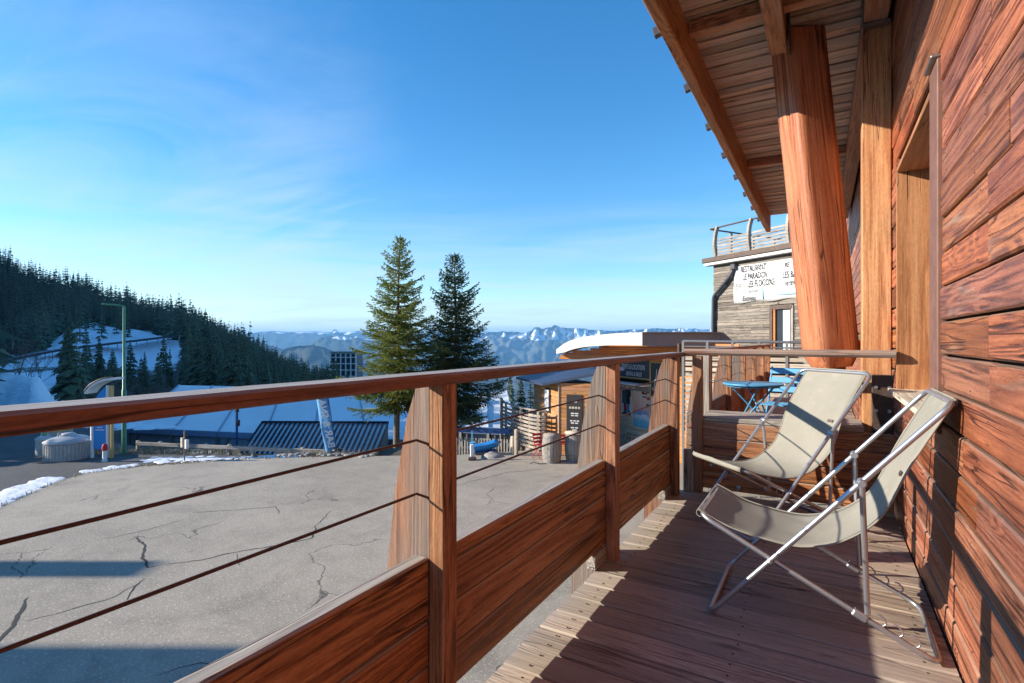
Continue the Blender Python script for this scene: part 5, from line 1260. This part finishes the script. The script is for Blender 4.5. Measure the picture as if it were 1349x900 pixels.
def redchair(label, b, rz):
    t = thing('folding_chair', label, 'chair', b, None, rz); M = Matrix.Translation(b) @ Matrix.Rotation(rz, 4, 'Z'); T = lambda x, y, z: M @ Vector((x, y, z))
    for s in (-1, 1):
        MB().tube([T(s * .2, -.2, .01), T(s * .2, .1, .45), T(s * .2, .2, .85)], .014, 6).obj('leg', M_red, t); MB().tube([T(s * .19, .25, .01), T(s * .19, -.18, .46)], .014, 6).obj('leg', M_red, t)
    for q in range(4): plank('seat_slat', M_red, t, T(-.2, -.17 + q * .09, .47), T(.2, -.17 + q * .09, .47), .075, .018)
    for q in range(3): plank('back_slat', M_red, t, T(-.2, .12 + q * .045, .56 + q * .12), T(.2, .12 + q * .045, .56 + q * .12), .08, .018, up=M.to_3x3() @ Vector((0, -1, .35)))
redchair('red slatted folding chair left of the whitish barrel', G(712, 603, LOT), R(70)); redchair('red slatted folding chair between the two barrels', G(742.5, 602, LOT), R(200))
b = G(698, 611, LOT); tag(MB().tube([b, b + Vector((.1, .1, .05)), b + Vector((.35, .05, .03)), b + Vector((.5, .25, .02))], .012, 6).obj('loose_cable', M_black), 'bit of loose cable lying on the asphalt left of the barrels', 'cable')

# ================================================================== RENTAL SHOP
def shop():
    e = Vector(LD(.426, -.904) - LD(0, 0)); up = Vector((0, 0, 1)); nf = Vector((-e.y, e.x, 0)); 
    if nf.dot(LD(-.3, -1) - LD(0, 0)) < 0: nf = -nf
    O = LD(5.11, 19.5, 0)                       # right end of the shop front (by the chalkboard)
    Q = lambda s, z, o_=0.0: O - e * s + nf * o_ + up * (EYE + z)      # s metres to the left along the front, z over eye level
    t = thing('rental_shop', 'ski rental shop with a wing shaped white roof edge, orange wood front and dark sign', 'shop', Q(0, -4.2))
    ang = math.atan2(e.y, e.x); MZ = Matrix.Rotation(ang, 3, 'Z')
    MB().prism([Q(3.2, -4.2, -.06), Q(-4.0, -4.2, -.06), Q(-4.0, -4.2, -5), Q(3.2, -4.2, -5)], up * 3.75).obj('core', M_dark, t)
    # cladding
    for k in range(9):
        z = -4.2 + .145 * (k + .5); plank('wall_plank', M_palewood, t, Q(3.2, z, -.01), Q(-.2, z, -.01), .138, .025, up=nf)
    for k in range(8):
        z = -.92 + .10 * (k + .5); plank('fascia_plank', M_shopwood, t, Q(3.3, z, .02), Q(-4, z, .02), .096, .03, up=nf)
    for k in range(22): plank('wall_plank', M_shopwood, t, Q(-.05, -4.2 + .15 * (k + .5), 0), Q(-4, -4.2 + .15 * (k + .5), 0), .142, .025, up=nf)
    # sign
    sb = MB().box(Q(1.12, -1.0, .09), (2.3, .06, .86), MZ, ch=.006).obj('sign', plain('sign_slate', (.055, .065, .08), .6, nz=.1), t)
    for z in (-.56, -1.45): MB().box(Q(1.12, z, .10), (2.36, .08, .05), MZ).obj('sign_edge', M_yellow, sb)
    text('VENTE & LOCATION', sb, Q(.92, -1.04, .125), e, up, .27, M_white, sx=.56, bold=.002); text('RENTAL & SALES', sb, Q(.86, -1.30, .125), e, up, .22, M_white, sx=.58, bold=.002)
    MB().box(Q(2.05, -1.05, .122), (.10, .01, .3), MZ).obj('sign_mark', M_white, sb)
    MB().box(Q(1.1, -1.66, .30), (2.5, .55, .05), MZ, ch=.01).obj('awning', M_white, t); MB().box(Q(1.1, -1.80, .12), (2.4, .18, .22), MZ, ch=.01).obj('shutter_box', M_graymetal, t)
    for k in range(3): MB().box(Q(1.45 - .32 * k, -1.80, .215), (.26, .008, .07), MZ).obj('printed_word', M_white, t)
    # window with goods
    w = MB().box(Q(1.75, -2.42, -.01), (1.35, .05, 1.0), MZ).obj('window', M_glass, t)
    for s_ in (1.1, 1.75, 2.4): MB().box(Q(s_, -2.42, .03), (.05, .05, 1.02), MZ).obj('frame', M_white, w)
    for k in range(5): MB().box(Q(1.2 + .16 * k, -2.62 - .04 * (k % 2), .03), (.12, .03, .26 + .1 * (k % 2)), MZ, ch=.01).obj('boot_box', (M_memb, M_signblue, M_red, M_white, M_bluedark)[k], w)
    MB().box(Q(1.12, -2.5, .035), (.14, .02, .62), MZ).obj('ski_stand', M_white, w)
    # poster: plain snow and sky picture
    tt = NT('poster_print'); v = tt.n('ShaderNodeTexCoord').outputs['Generated']; s3 = tt.n('ShaderNodeSeparateXYZ'); tt.l(v, s3.inputs[0]); nn = tt.noise(v, 5, 4, .6, .6)
    f = tt.math('ADD', s3.outputs[2], tt.math('MULTIPLY', tt.math('SUBTRACT', nn, .5), .35)); tt.col(tt.ramp(f, [(0, (.10, .42, .62)), (.22, (.16, .50, .70)), (.30, (.55, .70, .80)), (.42, (.10, .28, .62)), (.5, (.70, .42, .36)), (.72, (.78, .55, .45)), (1, (.80, .68, .55))])); tt.rough(.4)
    po = MB().box(Q(.50, -2.60, .05), (.98, .03, 1.42), MZ).obj('poster', tt.mat, t)
    for s_, z_, dx_, dz_ in ((.50, -1.88, 1.04, .05), (.50, -3.32, 1.04, .05), (1.0, -2.6, .05, 1.48), (0.0, -2.6, .05, 1.48)): MB().box(Q(s_, z_, .06), (dx_, .05, dz_), MZ).obj('poster_frame', M_palewood, po)
    for (a_, z_, w_) in ((.30, -2.00, .32), (.30, -2.12, .22), (.62, -2.86, .30), (.28, -2.82, .26)): MB().box(Q(a_, z_, .067), (w_, .006, .05), MZ).obj('printed_word', M_white if z_ < -2.5 else M_ink, po)
    # chalkboard
    cb = MB().box(Q(-.42, -1.42, .10), (.62, .04, 1.25), MZ).obj('chalkboard', plain('slate_board', (.045, .055, .065), .7, nz=.15), t)
    for s_, z_, dx_, dz_ in ((-.42, -.80, .70, .06), (-.42, -2.05, .70, .06), (-.10, -1.42, .06, 1.3), (-.74, -1.42, .06, 1.3)): MB().box(Q(s_, z_, .11), (dx_, .06, dz_), MZ).obj('chalkboard_frame', M_yellow, cb)
    MB().tube([Q(-.30, -1.75, .127), Q(-.40, -1.35, .127), Q(-.45, -1.05, .127), Q(-.47, -1.4, .127), Q(-.50, -1.72, .127)], .012, 5).obj('chalk_drawing', M_white, cb)
    MB().tube([Q(-.18 - .035 * k, -1.78 + .07 * math.sin(k * 2.1) * (1 if k % 3 else 1.5), .127) for k in range(14)], .010, 5).obj('chalk_drawing', M_white, cb)
    MB().tube([Q(-.15, -.6, .25), Q(-.15, -.55, .1)], .09, 8).obj('floodlight', M_graymetal, t)
    st = MB().box(Q(-.3, -3.2, .06), (.14, .10, 2.1), MZ, ch=.01).obj('door_post', M_shopwood, t); MB().box(Q(-.12, -3.0, .06), (.10, .05, 2.4), MZ, ch=.01).obj('door_post', M_white, t)
    for (sx_, z_) in ((.02, -2.2), (.05, -1.95), (.04, -2.45), (.3, -1.96)): MB().lathe(Q(sx_, z_, .13), [(.05, 0), (.06, .05), (.03, .1)], 10).obj('hanging_decoration', (M_red, M_rust)[int(z_ * 100) % 2], t)
    # wing shaped roof: curved white edge at the left, right fascia painted grey for its shaded side
    wd_ = lambda a: 20.0 - (a - 1.55) * 1.0
    prof_ = spline([LD(a * wd_(a) / 20.4, wd_(a), EYE + z * wd_(a) / 20.4) for a, z in ((1.70, -.36), (2.11, -.08), (2.67, .10), (3.40, .20), (4.1, .26), (5.0, .29))], 6)
    back = LD(.5, 1.5) - LD(0, 0); th = [Vector((0, 0, -.17 - .15 * min(1, i / 5) - .09 * i / len(prof_))) for i in range(len(prof_))]
    m = MB(); lo = [p + q for p, q in zip(prof_, th)]
    m.grid([prof_, [p + back for p in prof_]]).grid([prof_, lo]); m.obj('roof_wing', plain('cream_fascia', (.60, .565, .51), .5, nz=.06, nsc=3), t)
    MB().grid([[p + Vector((0, 0, -.004)) for p in lo], [p + back + Vector((0, 0, -.004)) for p in lo]]).obj('roof_underside', M_hut, t)
    a = LD(4.08, 16.58, EYE + .235); bb = LD(6.62, 16.9, EYE + .24); back = LD(.4, 3.0) - LD(0, 0)
    MB().prism([a, bb, bb + back, a + back], Vector((0, 0, -.42))).obj('roof_fascia', M_graymetal, t)
    MB().beam(a + LD(0, -.02), bb + LD(0, -.02), .06, .03).obj('roof_trim', M_steel, t)
    k0 = LD(3.0, 20.9, EYE - .30)
    for k in range(6): plank('soffit_plank', M_shopwood, t, LD((3.3, 2.9, 2.3, 2.0, 1.85, 1.8)[k], 20.25 - ((3.3, 2.9, 2.3, 2.0, 1.85, 1.8)[k] - 1.8) * .55, EYE - .26 - .085 * k), LD(6.9, 17.6, EYE - .26 - .085 * k), .082, .03, up=LD(0, -1) - LD(0, 0))
    g = LD(8.9, 20, EYE + .1); MB().prism([LD(6.63, 16.95, EYE + .24), LD(6.75, 16.95, EYE + .25), LD(7.2, 16.9, EYE - .2), LD(6.63, 16.95, EYE - .2)], LD(0, .5) - LD(0, 0)).obj('roof_end', M_graymetal, t)
    # firewood stack picture band at the foot
    for k in range(26):
        q = Q(.55 + .065 * (k % 13) + .03 * (k // 13), -3.78 + .11 * (k // 13) + random.uniform(-.02, .02), .16); MB().lathe(q, [(.048, -.12), (.048, .12)], 9, M=MZ @ Matrix.Rotation(R(90), 3, 'X')).obj('firewood_log', (M_fence, M_palewood, M_gray)[k % 3], t)
    bs = bpy.data.objects.new('potted_bush', conifer_mesh('potted_bush', .55, .2, 9, 5, 77, [M_bark, M_leaf1])); put(bs, Matrix.Translation(Q(1.62, -4.15, .5))); tag(bs, 'small green bush at the left foot of the shop front', 'plant')
shop()

# ================================================================== RESTAURANT
def restaurant():
    e = Vector(LD(.426, -.904) - LD(0, 0)); up = Vector((0, 0, 1)); O = LD(7.59, 20, 0); nf = Vector((-e.y, e.x, 0))
    if nf.dot(LD(-.4, -1) - LD(0, 0)) < 0: nf = -nf
    Q = lambda s, z, o_=0.0: O + e * s + nf * o_ + up * (EYE + z); MZ = Matrix.Rotation(math.atan2(e.y, e.x), 3, 'Z')
    t = thing('restaurant', 'weathered grey plank clad restaurant with a railed roof terrace and tall window', 'building', Q(0, -4.2)); Ln = 9.0; H0, H1 = -3.0, 2.80
    MB().prism([Q(.03, H0, -.03), Q(Ln, H0, -.03), Q(Ln, H0, -6), Q(.03, H0, -6)], up * (H1 - H0 + .05)).obj('core', M_dark, t)
    z = H0; rnd = random.Random(4)
    while z < H1 - .05:
        h = rnd.choice((.085, .10, .12)); s0 = 0
        while s0 < Ln:
            s1 = min(Ln, s0 + rnd.choice((1.1, 1.7, 2.6, 3.2)))
            if Ln - s1 < .4: s1 = Ln
            segs = [(s0, s1)]
            if -2.2 < z < 1.10: 
                segs = [(a, b) for a, b in ((s0, min(s1, 2.46)), (max(s0, 3.36), s1)) if b - a > .03]
            for (a, b) in segs: plank('wall_plank', M_barn, t, Q(a, z + h / 2, rnd.uniform(-.008, .012)), Q(b - .006, z + h / 2, rnd.uniform(-.008, .012)), h - .008, .026, up=nf)
            s0 = s1
        z += h
    for k in range(48): plank('side_plank', M_barn, t, Q(-.0, H0 + .12 * (k + .5), -.02), Q(-.0, H0 + .12 * (k + .5), -6), .112, .02, up=-e)
    # white cornice, brown edge, roof terrace railing
    MB().box(Q(Ln / 2 - .1, 2.84, .10), (Ln + .3, .30, .10), MZ, ch=.01).obj('cornice', M_white, t); MB().box(Q(Ln / 2 - .1, 2.985, .12), (Ln + .4, .36, .17), MZ, ch=.01).obj('roof_edge', M_rust, t)
    MB().box(Q(Ln / 2, 2.99, -3), (Ln, 5.9, .12), MZ).obj('roof', M_graymetal, t)
    rl = MB().tube([Q(-.12, 4.18, .05), Q(Ln, 4.18, .05)], .03, 8).obj('terrace_railing', M_rust, t)
    for k in range(6):
        s_ = .22 + k * 1.52; pts = [Q(s_, 3.06, .10), Q(s_, 3.5, .18), Q(s_, 3.9, .14), Q(s_, 4.2, .04)]
        m = MB(); pr = spline(pts, 4)
        for a, b in zip(pr[:-1], pr[1:]): m.beam(a, b, .13, .09, up=e)
        m.obj('curved_post', M_fence, rl)
        for q in range(6): plank('railing_slat', M_gray, rl, Q(s_ + .08, 3.12 + q * .115, .12), Q(s_ + 1.44, 3.12 + q * .115, .12), .075, .03, up=nf)
    MB().tube([Q(-.12, 4.18, .05), Q(-.12, 4.10, -5)], .03, 8).obj('side_rail', M_rust, rl)
    for k in range(4): MB().beam(Q(-.1, 3.06, -1 - k * 1.2), Q(-.1, 4.15, -1 - k * 1.2), .10, .08, up=e).obj('side_post', M_gray, rl)
    # window
    wd = MB().box(Q(2.91, -.53, -.05), (.86, .06, 3.3), MZ).obj('window', plain('window_dark', (.05, .07, .09), .12, nz=.3, nsc=1.5, spec=.8), t)
    for s_, w_, m_ in ((2.47, .12, M_rust), (2.60, .07, M_shopwood), (3.25, .08, M_gray)): MB().box(Q(s_ + .05, -.53, .0), (w_, .10, 3.32), MZ, ch=.005).obj('frame', m_, wd)
    MB().box(Q(2.91, 1.08, .0), (.80, .12, .14), MZ).obj('frame', M_rust, wd); MB().box(Q(3.03, -.53, -.01), (.16, .03, 3.0), MZ).obj('curtain', M_memb, wd); MB().box(Q(3.15, -.53, -.01), (.10, .03, 3.0), MZ).obj('curtain', M_white, wd)
    # drain pipe
    MB().tube(arc_pts([Q(1.05, 2.62, .08), Q(.90, 2.30, .13), Q(.12, 1.62, .13), Q(.10, 1.3, .12), Q(.08, -.12, .12), Q(-.35, -.42, .14)], .12, 4), .065, 10).obj('drain_pipe', M_pipe, t)
    MB().box(Q(1.05, 2.62, .12), (.22, .16, .2), MZ, ch=.02).obj('hopper', M_pipe, t)
    # banner, a thing of its own
    bn = thing('banner', 'large white printed banner listing restaurant and spa entrances on the grey plank wall', 'banner', Q(2, 1.6)); L0, L1, z0, z1 = 1.0, 4.6, 1.32, 2.62
    rows = [[Q(L0 + (L1 - L0) * i / 20, z0 + (z1 - z0) * j / 6 - .03 * math.sin(i * .9) * (j == 0), .05 + .018 * math.sin(i * .8 + j)) for i in range(21)] for j in range(7)]
    sh_ = MB().grid(rows).obj('sheet', M_white, bn); s_ = sh_.modifiers.new('t', 'SOLIDIFY'); s_.thickness = .006
    for b_, s_, z_, sz, x_ in (('RESTAURANT', 1.84, 2.47, .31, .54), ('LE PARADOX', 1.90, 2.20, .31, .54), ('SPA', 1.19, 1.91, .30, .52), ('LES FLOCONS', 2.14, 1.93, .32, .54), ('De Chamrousse', 1.72, 1.70, .15, .66), ('Entrées', 1.66, 1.45, .25, .7), ('LES BALCONS', 3.50, 2.10, .30, .56), ('entrée nord', 3.50, 1.84, .25, .7), ('RE', 3.15, 2.42, .22, .66)):
        text(b_, sh_, Q(s_, z_, .085), e, up, sz, M_ink if b_ not in ('De Chamrousse', 'SPA') else M_graymetal, sx=x_, bold=.002)
    M_lb = plain('print_blue', (.28, .55, .70), .6)
    MB().box(Q(2.22, 1.60, .085), (.055, .012, .42), MZ).obj('printed_bar', M_lb, sh_); MB().box(Q(3.40, 1.50, .085), (1.2, .012, .05), MZ).obj('printed_bar', M_lb, sh_)
    for a in (L0 + .05, L1 - .05):
        for z_ in (z0 + .05, z1 - .05): MB().lathe(Q(a, z_, .08), [(.025, 0), (.02, .01)], 8).obj('eyelet', M_bolt, sh_)
restaurant()
def slat_fence():
    A, B = U(900, 14.2, 0), U(1075, 12.6, 0); t = thing('slatted_screen', 'pale horizontal slatted screen with a grey metal top rail in front of the restaurant', 'fence', (A.x, A.y, LOT)); up = Vector((0, 0, 1)); n = 6
    nf = (B - A).cross(up).normalized()
    for k in range(n):
        p = A.lerp(B, k / (n - 1)); MB().beam((p.x, p.y, LOT), (p.x, p.y, EYE - .02), .06, .06, up=(0, 1, 0)).obj('post', M_graymetal, t)
    for k in range(15): plank('slat', M_palewood, t, Vector((A.x, A.y, EYE - .34 - k * .145)), Vector((B.x, B.y, EYE - .34 - k * .145)), .10, .02, up=nf)
    MB().tube([Vector((A.x, A.y, EYE - .03)), Vector((B.x, B.y, EYE - .06))], .035, 8).obj('top_rail', M_steel, t); MB().tube([Vector((A.x, A.y, EYE - .17)), Vector((B.x, B.y, EYE - .2))], .02, 8).obj('mid_rail', M_steel, t)
slat_fence()

# ================================================================== UNSEEN AT LEFT: made-up shapes added to throw the long car park shadows
def left_block():
    t = thing('shadow_block', 'unseen flat roofed block added left of the car park to cast a shadow', 'building', LD(-38, 10, LOT)); up = Vector((0, 0, 1))
    z1 = 7.6; q = [LD(-44, -6, LOT), LD(-30, -6, LOT), LD(-30, 7.27, LOT), LD(-44, 7.27, LOT)]
    MB().prism(q, up * (z1 - LOT)).obj('wall', M_barn, t)
    for k in range(3):
        for j in range(4): MB().box(LD(-42 + j * 3.3, 7.32, LOT + 1.8 + k * 3.0), (1.4, .1, 1.5), Matrix.Rotation(TH, 3, 'Z')).obj('window', M_glass, t)
left_block()
def left_panel():
    A = LD(-28, 9.73, LOT); t = thing('shadow_panel', 'unseen tall narrow panel added left of the car park to cast a shadow', 'sign', A)
    MB().beam(A, A + Vector((0, 0, 8.35)), .70, .16, up=LD(1, 0) - LD(0, 0)).obj('panel', M_memb, t)
    MB().box(A + Vector((0, 0, .1)), (1.2, 1.2, .2), Matrix.Rotation(TH, 3, 'Z')).obj('plinth', M_concrete, t)
left_panel()

# ================================================================== AIR
HZ = True
if HZ:
    m = bpy.data.materials.new('air'); m.use_nodes = True; nt = m.node_tree; nt.nodes.clear(); o_ = nt.nodes.new('ShaderNodeOutputMaterial'); pv = nt.nodes.new('ShaderNodeVolumePrincipled')
    pv.inputs['Density'].default_value = .00006; pv.inputs['Color'].default_value = (.26, .60, 1.0, 1); pv.inputs['Anisotropy'].default_value = .0; nt.links.new(pv.outputs[0], o_.inputs['Volume'])
    hz = MB(); hz.box((0, 17000, -140), (90000, 60000, 1245)); hz = hz.obj('haze', m); hz['kind'] = 'stuff'; hz['label'] = 'thin blue air between here and the far mountains'; hz['category'] = 'haze'
